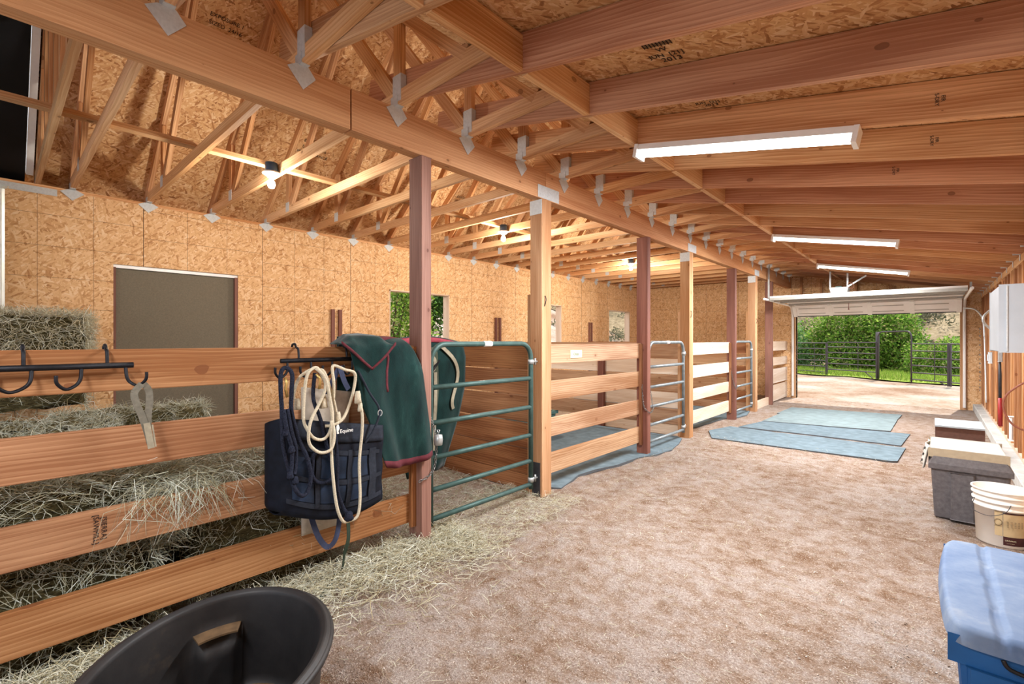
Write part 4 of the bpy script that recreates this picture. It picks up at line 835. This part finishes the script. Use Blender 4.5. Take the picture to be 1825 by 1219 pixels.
# ---------------------------------------------------------------- right side boxes
def rbox(b, x0, x1, y0, y1, z0, z1, tx=0, ty=0, m=0):
    p = [(x0+tx, y0+ty, z0), (x1-tx, y0+ty, z0), (x1-tx, y1-ty, z0), (x0+tx, y1-ty, z0)]; q = [(x0, y0, z1), (x1, y0, z1), (x1, y1, z1), (x0, y1, z1)]
    b.face(p[::-1], m=m); b.face(q, m=m)
    for i in range(4): j = (i+1) % 4; b.face([p[i], p[j], q[j], q[i]], m=m)
X0, X1, Y0, Y1, Z = .03, .555, 2.05, 2.98, .478
bt = thing('storage_chest', 'blue plastic trunk with a dusty pale lid in the right foreground', 'storage box', (.3, 2.5, 0))
b = MB(); rbox(b, X0+.02, X1-.02, Y0+.02, Y1-.02, 0, Z-.05, .03, .03); tb = b.build('trunk_body', 'tote_blue', bt, bevel=.02)
b = MB()
for (a, c) in ((.05, .22), (.30, .48)): b.box(X0+a, X0+c, Y0+.012, Y0+.03, .06, .36)
b.build('side_panel', 'tote_blue', bt, bevel=.006)
b = MB(); b.box(X0+.022, X1-.02, Y0+.018, Y1-.03, Z-.10, Z-.05); b.build('lid_rim', 'tote_blue', bt, bevel=.02)
b = MB(); xm = X0+.115
def lid(u, v):
    px, py = abs(2*u-1), abs(2*v-1); mm = max(px, py, 1e-6); k = mm/((px**12+py**12)**(1/12)+1e-9)
    x = (X0+X1)/2+(X1-X0)/2*(2*u-1)*k; y = (Y0+Y1)/2+(Y1-Y0)/2*(2*v-1)*k; bow = .018*math.sin(math.pi*v); x = x-bow*(1-u)
    e = min(1, min(u, 1-u)*34, min(v, 1-v)*38); g = -.008 if abs(x-xm-.012) < .013 else 0; return (x, y, Z-.055+.055*(e**.4)+g*(0 < e)+.004*math.sin(5*v))
b.grid(lid, 70, 76); b.build('trunk_lid', 'lid_blue', bt, smooth=True)
b = MB(); b.tube(smoothpath([(X0+.125, Y0-.002, .42), (X0+.14, Y0-.006, .40), (X0+.2, Y0-.006, .395), (X0+.215, Y0-.002, .42)], 4), .006, 6); b.build('latch', 'black', tb, smooth=True)
X0, X1, Y0, Y1 = -.035, .43, 4.93, 5.53
gt2 = thing('storage_tote', 'grey plastic tote behind the white bucket', 'storage box', (.2, 5.2, 0))
b = MB(); rbox(b, X0+.015, X1-.015, Y0+.015, Y1-.015, 0, .40, .02, .02); b.build('tote_body', 'tote_grey', gt2, bevel=.012)
b = MB(); b.box(X0+.13, X0+.26, Y0+.0, Y0+.03, .01, .37); b.build('side_panel', 'tote_grey', gt2, bevel=.006)
b = MB(); rbox(b, X0, X1, Y0, Y1, .385, .425); rbox(b, X0, X1, Y0, Y1, .425, .428); b.build('lid_rim', 'tote_grey', gt2, bevel=.008)
b = MB(); p = MB(); q0 = [(X0, Y0, .425), (X1, Y0, .425), (X1, Y1, .425), (X0, Y1, .425)]; q1 = [(X0+.03, Y0+.03, .482), (X1-.03, Y0+.03, .482), (X1-.03, Y1-.03, .482), (X0+.03, Y1-.03, .482)]
b.face(q1)
for i in range(4): j = (i+1) % 4; b.face([q0[i], q0[j], q1[j], q1[i]])
b.build('tote_lid', 'tote_grey', gt2, bevel=.006)
cu = thing('seat_cushion', 'cream padded cushion lying on the grey tote', 'cushion', (.2, 5.2, .483))
b = MB(); b.box(X0+.01, X1-.03, Y0+.03, Y1-.0, .484, .528); b.build('cushion_side', 'cushion_side', cu, bevel=.012)
b = MB(); b.box(X0+.012, X1-.032, Y0+.032, Y1-.002, .523, .536); b.build('cushion_top', 'cushion', cu, bevel=.006)
b = MB(); b.grid(lambda u, v: (X0-.005-.03*v+.012*math.sin(u*9), Y0+.06+.42*u, .535-.17*v), 14, 8); o = b.build('checked_cloth', 'check_cloth', loc=(X0, 5.1, .4), smooth=True, solid=.006); tag(o, 'black and white checked cloth hanging at the tote left end', 'cloth')
b = MB()
for i in range(6):
    for j in range(3): u, v = .06+i*.16, .15+j*.3+.12*(i % 2); b.grid(lambda a, c: (X0-.01-.03*(v+.12*c)+.012*math.sin((u+.08*a)*9), Y0+.06+.42*(u+.08*a), .535-.17*(v+.12*c)), 2, 2)
b.build('dark_check', 'black', o, solid=.001)
bx = thing('wooden_crate', 'brown box with a grey top beyond the grey tote', 'box', (.22, 7.4, 0))
b = MB(); b.box(.012, .40, 7.10, 7.70, 0, .42); b.build('box_body', 'box_brown', bx, bevel=.004); b = MB(); b.box(.005, .405, 7.09, 7.72, .42, .437); b.box(.2, .203, 7.085, 7.72, .42, .4375); b.build('box_top', 'box_grey', bx)
# bucket
bc = thing('plastic_bucket', 'white plastic bucket with a brown label', 'bucket', (.345, 4.62, 0)); c = (.345, 4.63)
b = MB(); b.lathe([(0, .004), (.115, .0), (.128, .012), (.137, .25), (.146, .252), (.146, .262), (.139, .264), (.14, .29), (.150, .292), (.150, .302), (.142, .304), (.143, .33), (.153, .332), (.153, .342), (.145, .344), (.147, .366), (.156, .368), (.156, .376), (.143, .376), (.136, .25), (.122, .02), (0, .015)], c, 48); b.build('bucket_shell', 'bucket', bc, smooth=True)
def cyl(r0, a0, a1, z0, z1, mat, nm, ofs=.0012, n=14):
    b = MB(); rr = lambda z: .128+(z-.012)/(.238)*.009+ofs
    b.grid(lambda u, v: (c[0]+rr(z0+(z1-z0)*v)*math.cos(a0+(a1-a0)*u), c[1]+rr(z0+(z1-z0)*v)*math.sin(a0+(a1-a0)*u), z0+(z1-z0)*v), n, 2); return b.build(nm, mat, bc, smooth=True)
A0 = math.radians(-92)
cyl(0, A0, A0+.95, .06, .235, 'label_tan', 'label'); cyl(0, A0, A0+.95, .235, .245, 'label_brown', 'label_band', .0018); cyl(0, A0, A0+.95, .028, .085, 'label_brown', 'label_band', .0018)
cyl(0, A0-.30, A0-.02, .085, .25, 'label_tan', 'warning_label', .0014)
def cyl_text(body, ang, z, size, mat, rz=0):
    r = .1325+(z-.012)*.038+.0035; o = text('label_text', body, size, (c[0]+r*math.cos(ang), c[1]+r*math.sin(ang), z), (0, 0, 0), mat, bc, .0003)
    m = Matrix.Rotation(ang+math.pi/2, 4, 'Z') @ Matrix.Rotation(math.pi/2, 4, 'X') @ Matrix.Rotation(rz, 4, 'Z'); o.rotation_euler = m.to_euler(); return o
cyl_text('WARNING', A0-.13, .252, .011, 'ink')
for k in range(5): cyl_text('||| |||| || |||', A0+.14+.13*k, .17, .010, 'ink', math.pi/2)
cyl_text('ORGANIC', A0+.25, .062, .012, 'sign_cream'); cyl_text('------------', A0+.25, .045, .010, 'sign_cream')
b = MB(); an = A0-.17; ctr = Vector((c[0]+.1395*math.cos(an), c[1]+.1395*math.sin(an), .175)); tx = Vector((-math.sin(an), math.cos(an), 0))
b.tube([ctr+tx*.018*math.cos(t_)+Vector((0, 0, .022*math.sin(t_))) for t_ in np.linspace(0, 2*math.pi, 17)[:-1]], .0012, 5, 0, True); b.build('warning_mark', 'ink', bc)
b = MB(); b.tube(smoothpath([(c[0]-.145*math.cos(.3), c[1]-.10, .31), (c[0]-.15, c[1]-.125, .235), (c[0]-.075, c[1]-.17, .215), (c[0]+.0, c[1]-.17, .25), (c[0]+.03, c[1]-.15, .30)], 7), .0022, 6); b.build('wire_handle', 'steel_dark', bc, smooth=True)

# ---------------------------------------------------------------- right wall items
cb = thing('wall_cabinet', 'pale grey wooden cabinet fixed to the right wall', 'cabinet', (.5, 4.9, 1.5)); x0 = .318
b = MB(); b.box(x0, XR+.0, 4.42, 5.12, 1.312, 1.75); b.build('cabinet_body', 'cabinet', cb, bevel=.004)
b = MB(); b.box(x0+.03, x0+.036, 4.412, 4.42, 1.32, 1.745); b.build('edge_strip', 'steel', cb)
b = MB(); b.lathe([(0, 4.40), (.02, 4.40), (.022, 4.415), (0, 4.418)], (0, 0), 16)
b.v = [(.475+p[0], p[2], 1.645+p[1]) for p in b.v]; b.build('round_knob', 'steel_dark', cb, smooth=True)
b = MB(); b.tube(smoothpath([(.70, 4.55, 1.27), (.62, 4.5, 1.24), (.50, 4.5, 1.16), (.40, 4.5, 1.08), (.345, 4.5, 1.0), (.35, 4.5, .90), (.40, 4.5, .82), (.52, 4.5, .78), (.68, 4.5, .78)], 6), .006, 8); tag(b.build('red_cable', 'cable_red', loc=(.68, 4.5, 1.), smooth=True), 'loop of reddish cable below the wall cabinet', 'cable')
tl = thing('bolt_cutter', 'long tool with a red grip hanging on a stud', 'tool', (XR-.03, 8.9, .8)); x = XR-.03
b = MB(); b.tube([(x, 9.0, 1.16), (x, 8.98, .92), (x, 8.96, .62)], [.012, .018, .016], 8); b.build('tool_shaft', 'steel_dark', tl, smooth=True)
b = MB(); b.tube([(x, 8.96, .62), (x, 8.94, .45), (x, 8.92, .25)], [.02, .024, .022], 8); b.build('red_grip', 'red_grip', tl, smooth=True)
b = MB(); b.box(x-.02, x+.02, 8.9, 8.98, 1.1, 1.33); b.build('tool_head', 'galv', tl, bevel=.006)
b = MB(); b.tube(smoothpath([(XR-.01, 10.3, 1.86), (XR-.05, 10.2, 1.84), (XR-.12, 10.1, 1.75), (XR-.12, 10.1, 1.66), (XR-.05, 10.2, 1.57), (XR-.01, 10.3, 1.55)], 5), .016, 8); tag(b.build('halter_ring', 'galv', loc=(XR, 10.2, 1.7), smooth=True), 'grey curved metal hanger beside the cabinet', 'hanger')
b = MB(); b.box(XR-.04, XR, 10.55, 10.7, 1.02, 1.2); b.box(XR-.052, XR-.04, 10.59, 10.66, 1.06, 1.16); tag(b.build('switch_box', 'steel', loc=(XR, 10.6, 1.1), bevel=.004), 'small steel electrical box on a stud near the garage door', 'switch box')
b = MB(); b.tube(smoothpath([(.42, 12.4, 2.0), (.55, 12.0, 1.95), (.62, 11.6, 1.8), (.635, 11.5, 1.7), (.64, 11.4, 1.45)], 6), .013, 8); b.tube(smoothpath([(.64, 11.4, 1.45), (.64, 11.2, .9), (.64, 11.05, .35)], 5), .01, 8)
tag(b.build('flex_conduit', 'steel', loc=(.6, 11.8, 1.0), smooth=True), 'curved conduit dropping along the right wall by the door', 'conduit')
chain([(.62, 12.1, 1.62), (.62, 12.1, 1.0), (.62, 12.1, .45)], 'long chain hanging on the right wall by the garage door', .006)
b = MB(); b.box(XR-.03, XR+.0, 7.9, 7.98, .22, .5); tag(b.build('white_bottle', 'white_paint', loc=(XR, 7.9, .2), bevel=.01), 'small white holder low between the studs', 'holder')

# ---------------------------------------------------------------- garage door, tracks, opener
gd = struct(bpy.data.objects.new('door_2', None)); COL.objects.link(gd); gd.location = (-1.04, 12.8, 0)
gx0, gx1 = DX0-.02, DX1+.02
def sect(name, y0, z0, y1, z1):
    b = MB(); b.beam(((gx0+gx1)/2, y0, z0), ((gx0+gx1)/2, y1, z1), .0, .0) if False else None
    d = Vector((0, y1-y0, z1-z0)); n = Vector((0, -d.z, d.y)).normalized()*.02; P = [(gx0, y0, z0), (gx1, y0, z0), (gx1, y1, z1), (gx0, y1, z1)]
    A_ = [Vector(p)-n for p in P]; B2 = [Vector(p)+n for p in P]; b.face(A_); b.face(B2[::-1])
    for i in range(4): j = (i+1) % 4; b.face([A_[i], B2[i], B2[j], A_[j]])
    o = b.build(name, 'door_white', gd); o['kind'] = 'structure'; return d, n
def embossed(y0, z0, y1, z1, side=-1):
    b = MB(); d = Vector((0, y1-y0, z1-z0)); n = Vector((0, -d.z, d.y)).normalized()
    for i in range(4):
        xa = gx0+.12+i*(gx1-gx0-.14)/4; xb = xa+.52
        for (s0, s1) in ((.25, .3), (.7, .75)):
            p = Vector((0, y0, z0))+d*s0+n*side*.022; q = Vector((0, y0, z0))+d*s1+n*side*.022; b.face([(xa, p.y, p.z), (xb, p.y, p.z), (xb, q.y, q.z), (xa, q.y, q.z)])
    return b.build('embossed_panel', 'door_grey_strut', gd, solid=.004)
S = [(12.86, 1.955, 12.62, 2.20), (12.60, 2.235, 12.05, 2.25), (12.04, 2.25, 11.49, 2.255), (11.48, 2.255, 10.93, 2.26), (10.92, 2.26, 10.60, 2.26)]
for (a, b_, c_, d_) in S: sect('door_section', a, b_, c_, d_)
embossed(*S[0], side=1); embossed(*S[0], side=-1)
for yy, zz in ((12.3, 2.215), (11.5, 2.222), (10.95, 2.222), (10.62, 2.225)):
    b = MB(); b.box(gx0, gx1, yy-.03, yy+.03, zz-.03, zz+.02); b.build('door_strut', 'door_grey_strut', gd)
b = MB(); b.beam((gx0, 12.855, 1.955), (gx1, 12.855, 1.955), .03, .05); b.build('door_seal', 'rubber', gd)
for i in range(5):
    x = gx0+.04+i*(gx1-gx0-.08)/4; b = MB(); b.beam((x, 12.83, 1.945), (x, 12.59, 2.19), .012, .075, (0, -.7, -.7)); b.box(x-.03, x+.03, 12.52, 12.62, 2.16, 2.21); b.build('door_stile', 'white_paint', gd)
for x in (DX0-.06, DX1+.06):
    b = MB(); P = [(x, 12.88, .05), (x, 12.88, 1.9)]+[(x, 12.88-.3+.3*math.cos(a), 1.9+.3*math.sin(a)) for a in np.linspace(0, math.pi/2, 7)[1:]]+[(x, 10.35, 2.215)]
    for i in range(len(P)-1): b.beam(P[i], P[i+1], .05, .022, (1, 0, 0)) if False else b.tube([P[i], P[i+1]], .024, 6)
    b.build('door_track', 'white_metal', gd)
    b = MB(); b.beam((x, 10.7, 2.2), (x, 10.7, raf(x)), .03, .03, (0, 1, 0)); b.build('track_hanger', 'galv', gd)
b = MB(); b.tube([(DX0, 12.9, 2.19), (DX1, 12.9, 2.19)], .014, 8); b.tube([(-1.1, 12.9, 2.19), (-.6, 12.9, 2.19)], .03, 10); b.build('spring_shaft', 'steel', gd)
for o in gd.children: o['kind'] = 'structure'
chain([(DX0+.05, 12.7, 1.25), (DX0+.05, 12.72, .7), (DX0+.05, 12.72, .06)], 'thin chain hanging at the left side of the garage opening', .003)
op = thing('door_opener', 'pale garage door opener hanging from the rafters', 'door opener', (-1.37, 11.0, 2.3))
b = MB(); rbox(b, -1.54, -1.22, 10.98, 11.3, 2.30, 2.42, .03, .03); b.build('opener_housing', 'opener', op, bevel=.015); b = MB(); b.box(-1.50, -1.26, 11.0, 11.28, 2.285, 2.305); b.build('lens_cover', 'white_paint', op, bevel=.01)
b = MB(); b.box(-1.44, -1.34, 11.05, 11.2, 2.42, 2.44); b.build('opener_board', 'tub_green', op)
for (x, y) in ((-1.52, 11.02), (-1.24, 11.02)):
    b = MB(); b.box(x-.014, x+.014, y-.003, y+.003, 2.4, raf(x)); b.build('hanging_bracket', 'galv', op)
b = MB(); b.beam((-1.24, 11.03, 2.42), (-.95, 11.03, raf(-.95)-.01), .028, .005, (0, 0, 1)); b.build('hanging_bracket', 'galv', op)
b = MB(); b.box(-1.40, -1.36, 11.3, 12.9, 2.37, 2.40); b.build('drive_rail', 'steel', op)
b = MB(); b.tube(smoothpath([(-1.24, 11.02, 2.45), (-1.2, 11.0, 2.5), (-1.14, 11.0, 2.43), (-1.16, 11.0, 2.38), (-1.22, 11.0, 2.40)], 5), .005, 6); b.build('opener_cable', 'cable_red', op)
b = MB(); b.tube([(-1.38, 12.5, 2.36), (-1.38, 12.45, 2.06)], .004, 6); b.lathe([(0, 2.05), (.02, 2.06), (0, 2.075)], (-1.38, 12.45), 8); b.build('release_cord', 'ink_red', op)
# pale leaning panel at left
b = MB(); b.box(-5.99, -5.94, -.9, .066, 1.6, 2.72); tag(b.build('metal_sheet', 'pale_panel', loc=(-5.96, -.4, 1.6), bevel=.03), 'pale rounded metal panel at the far left above the hay', 'metal panel')
# ---------------------------------------------------------------- floor mats and trough
def fmat(pts, label, mat, z=.007, th=.008, name='rubber_mat'):
    b = MB(); n = len(pts); top = [(p[0], p[1], z+th) for p in pts]; b.face(top, m=0)
    for i in range(n): j = (i+1) % n; b.face([(pts[i][0], pts[i][1], z-.02), (pts[j][0], pts[j][1], z-.02), top[j], top[i]], m=1)
    cxm = sum(p[0] for p in pts)/n; cym = sum(p[1] for p in pts)/n; return tag(b.build(name, [mat, 'mat_edge'], loc=(cxm, cym, 0)), label, 'mat', 'rubber mats')
fmat([(-2.2, 9.88), (-.48, 10.3), (-.44, 11.22), (-2.17, 10.95)], 'farthest rubber mat on the aisle floor', 'mat2')
fmat([(-2.17, 8.76), (-.49, 9.06), (-.47, 10.36), (-2.14, 9.95)], 'third rubber mat, overlapping the farthest one', 'mat2', .011)
fmat([(-2.31, 7.93), (-1.3, 7.97), (-.32, 7.93), (-.29, 8.5), (-.26, 9.0), (-2.16, 8.74)], 'second rubber mat on the aisle floor', 'mat')
fmat([(-2.33, 6.78), (-1.5, 6.8), (-.36, 6.84), (-.31, 6.88), (-.27, 7.8), (-.9, 7.82), (-1.24, 7.86), (-1.77, 7.82), (-2.42, 7.88), (-2.55, 7.3)], 'nearest blue-grey rubber mat on the aisle floor', 'mat')
fmat([(-6.3, 3.42), (-2.8, 3.42), (-2.58, 3.54), (-2.64, 3.8), (-2.70, 4.0), (-2.68, 4.3), (-2.60, 4.6), (-2.58, 5.04), (-2.48, 5.35), (-2.45, 5.7), (-2.52, 6.1), (-2.62, 6.45), (-2.72, 6.55), (-6.3, 6.55)], 'rubber mat floor of the second stall', 'mat', .005)
fmat([(-6.3, 6.8), (-2.85, 6.8), (-2.80, 7.5), (-2.74, 8.6), (-2.60, 8.9), (-2.56, 9.3), (-2.66, 9.85), (-6.3, 9.85)], 'rubber mat floor of the third stall', 'mat', .005)
tr = thing('feed_trough', 'black trough with a green rim in the second stall', 'trough', (-4.3, 5.1, 0))
b = MB(); rbox(b, -4.62, -3.98, 4.3, 5.35, .03, .37, .05, .06); b.build('trough_body', 'tub_green', tr, bevel=.01)
b = MB(); b.box(-4.57, -4.03, 4.36, 5.29, .371, .373); b.build('dark_interior', 'black', tr)
b = MB()
for a in ((-4.64, -3.96, 4.28, 4.33), (-4.64, -3.96, 5.32, 5.37), (-4.64, -4.59, 4.28, 5.37), (-4.01, -3.96, 4.28, 5.37)): b.box(a[0], a[1], a[2], a[3], .355, .395)
b.build('trough_rim', 'tub_green', tr)

# ---------------------------------------------------------------- outside
def foliage(name, c, rad, n, mat, label, cat='shrub', lsz=(.05, .11), trunk=True, shell=.55, group=None, z0=0):
    r = thing(name, label, cat, (c[0], c[1], z0), group); u = RNG.normal(size=(n, 3)); u /= np.linalg.norm(u, axis=1, keepdims=True); q = RNG.uniform(shell, 1, (n, 1))
    lump = 1+.18*np.sin(u[:, :1]*7+c[0])+.15*np.sin(u[:, 1:2]*9+u[:, 2:]*6); P = u*q*lump*np.array(rad)+np.array(c); P[:, 2] = np.maximum(P[:, 2], z0+.05)
    d = u+RNG.normal(size=(n, 3))*.8; strand_mesh('leaves', P, d, RNG.uniform(*lsz, n), RNG.uniform(lsz[0]*.35, lsz[1]*.35, n), mat, r, leaf=True)
    if trunk:
        b = MB()
        for k in range(5):
            a = k*1.26; b.tube([(c[0]+.05*math.cos(a), c[1]+.05*math.sin(a), z0-.05), (c[0]+rad[0]*.25*math.cos(a), c[1]+rad[1]*.25*math.sin(a), c[2]*.7), (c[0]+rad[0]*.5*math.cos(a), c[1]+rad[1]*.5*math.sin(a), c[2]+rad[2]*.4)], [.05, .035, .01], 6)
        b.build('branches', 'trunk', r, smooth=True)
    return r
foliage('leafy_shrub', (-3.1, 27.2, 1.5), (1.7, 1.3, 1.9), 15000, 'leaf_bright', 'tall broadleaf shrub filling the middle of the garage opening', lsz=(.07, .15))
foliage('leafy_shrub', (-1.5, 27.6, 1.5), (1.35, 1.2, 1.7), 11000, 'leaf_bright', 'broadleaf shrub behind the arched gate', lsz=(.07, .15))
foliage('leafy_shrub', (-2.6, 28.4, .9), (2.6, 1.0, 1.2), 9000, 'leaf_dark', 'low dark-leaved growth painting the shaded inside of the tall shrubs', lsz=(.07, .15))  # darker leaf colour stands for shade deep inside the tall shrubs
foliage('willow_shrub', (-5.9, 27.5, .9), (1.7, 1.3, 1.5), 12000, 'leaf_soft', 'soft pale green shrub at the left of the garage opening', lsz=(.06, .16))
foliage('leafy_shrub', (.3, 25.6, .55), (1.25, .9, .85), 8000, 'leaf_bright', 'low green shrub right of the arched gate', lsz=(.06, .12))
foliage('leafy_shrub', (2.0, 27.0, .6), (1.5, 1.1, 1.1), 7000, 'leaf_soft', 'pale shrub at the right edge of the garage opening', lsz=(.06, .12))
foliage('garden_tree', (-11.2, 7.2, 1.9), (1.3, 1.25, 2.0), 14000, 'leaf_bright', 'bright green tree outside the nearest window', 'tree', lsz=(.06, .13))
foliage('garden_tree', (-13.3, 10.2, 2.9), (1.2, 1.0, 1.1), 8000, 'leaf_dark', 'dark tree crown at the right of the nearest window', 'tree', lsz=(.07, .14))
n = 26000; X = RNG.uniform(-10, 5, n); f0 = 20.1-.62*np.clip(X, -7, 3)+.25*np.sin(X*2.1); Y = f0+(RNG.random(n)**1.2)*(29-f0); d = RNG.normal(size=(n, 3))*.35; d[:, 2] = 1
stuff(strand_mesh('grass', np.stack([X, Y, np.full(n, .0)], 1), d, RNG.uniform(.08, .22, n), RNG.uniform(.006, .012, n), 'grass', leaf=True), 'short bright grass between the corral and the shrubs', 'grass')
def clumps(n, xr, yr, label):
    X = RNG.uniform(*xr, n); Y = RNG.uniform(*yr, n); Z = oz(X, Y); k = 60; s_ = RNG.uniform(.25, .7, n)
    u = RNG.normal(size=(n, k, 3)); u /= np.linalg.norm(u, axis=2, keepdims=True); u[..., 2] = np.abs(u[..., 2]); P = np.stack([X, Y, Z], 1)[:, None]+u*s_[:, None, None]*RNG.uniform(.4, 1, (n, k, 1))
    stuff(strand_mesh('sagebrush', P.reshape(-1, 3), (u+RNG.normal(size=u.shape)*.5).reshape(-1, 3), RNG.uniform(.12, .26, n*k), RNG.uniform(.03, .06, n*k), 'sage', leaf=True), label, 'brush')
clumps(650, (-55, -15), (2, 60), 'dry sagebrush dotting the slope seen through the windows'); clumps(1100, (-15, 14), (31, 60), 'dry sagebrush on the hill behind the shrubs')
# corral
def cpanel(a, b_, zs, label, post=True, pr=.045, ztop=1.32, foot=True):
    a, b_ = Vector((*a, 0)), Vector((*b_, 0)); r = thing('corral_fence', label, 'corral panel', tuple((a+b_)/2), 'corral panels')
    for z in zs: q = MB(); q.tube([a+Vector((0, 0, z)), b_+Vector((0, 0, z))], .02, 6); q.build('pipe_rail', 'corral', r)
    for p in (a, b_): q = MB(); q.tube([p+Vector((0, 0, .0)), p+Vector((0, 0, zs[0]))], .022, 6); q.build('panel_upright', 'corral', r)
    m_ = a*.35+b_*.65; q = MB(); q.tube([m_+Vector((0, 0, zs[-1])), m_+Vector((0, 0, zs[0]))], .012, 5); q.build('panel_upright', 'corral', r)
    if foot: e = a*.12+b_*.88; q = MB(); q.tube([a*.22+b_*.78+Vector((0, 0, zs[-1])), b_*.93+a*.07+Vector((0, 0, .02))], .018, 5); q.build('panel_foot', 'corral', r)
    return r
ZS = (1.27, 1.04, .81, .57, .34, .12)
A1, A2, A3 = (-1.53, 21.05), (-3.15, 22.15), (-6.4, 24.3); B1, B2, B3 = (-.55, 19.95), (.31, 19.15), (1.5, 18.1)
cpanel(A2, A1, (1.30, 1.12, .90, .68, .47, .24), 'heavy corral panel left of the arched gate'); cpanel((-4.45, 23.0), (-3.2, 22.2), ZS, 'corral panel further left, beside the heavy one'); cpanel((-7.5, 25.1), (-4.5, 23.05), ZS, 'farthest corral panel at the left edge of the opening')
cpanel(B1, B2, ZS, 'corral panel right of the arched gate'); cpanel((.36, 19.1), (1.9, 17.8), ZS, 'corral panel cut off by the right door jamb')
for p, lb, h_ in ((A1, 'dark corral post left of the arched gate', 1.68), (B2, 'dark corral post at the right of the opening', 1.3), ((-4.47, 23.02), 'dark corral post further left', 1.25)):
    tag(MB().tube([(p[0]+.03, p[1]+.06, 0), (p[0]+.03, p[1]+.06, h_)], .055, 8).build('corral_post', 'corral', loc=(p[0], p[1], 0), smooth=True), lb, 'post', 'corral posts')
a, c_ = Vector((*A1, 0))+Vector((.06, -.05, 0)), Vector((*B1, 0)); q = MB(); R = .18; dd = (c_-a).normalized()
P = [a, a+Vector((0, 0, 1.5))]+[a+dd*R*(1-math.cos(t_))+Vector((0, 0, 1.5+R*math.sin(t_))) for t_ in np.linspace(0, math.pi/2, 5)[1:]]+[c_-dd*R*(1-math.cos(t_))+Vector((0, 0, 1.5+R*math.sin(t_))) for t_ in np.linspace(math.pi/2, 0, 5)]+[c_]
q.tube(P, .024, 7); tag(q.build('arch_gate_frame', 'corral', loc=tuple(a), smooth=True), 'tall rounded pipe arch between the corral panels', 'gate frame')

n = 9000; X = RNG.uniform(-2.5, .5, n); Y = RNG.uniform(.7, 8, n)**1.0; Z_ = fz(X, Y)+.001; d = RNG.normal(size=(n, 3)); d[:, 2] *= .3
stuff(strand_mesh('pebbles', np.stack([X, Y, Z_], 1), d, RNG.uniform(.003, .010, n), RNG.uniform(.0015, .0038, n), 'pebble', None, .1), 'fine gravel crumbs strewn over the aisle dirt', 'gravel')
# ---------------------------------------------------------------- lettering becomes meshes
bpy.context.view_layer.update(); dg = bpy.context.evaluated_depsgraph_get()
for o in [x for x in bpy.data.objects if x.type == 'FONT']:
    me = bpy.data.meshes.new_from_object(o.evaluated_get(dg)); nm = o.name; n_ = bpy.data.objects.new(nm, me); COL.objects.link(n_)
    n_.parent = o.parent; n_.location = o.location; n_.rotation_euler = o.rotation_euler; n_.scale = o.scale
    for k_ in o.keys():
        if k_ in ('label', 'category', 'kind', 'group'): n_[k_] = o[k_]
    bpy.data.objects.remove(o)
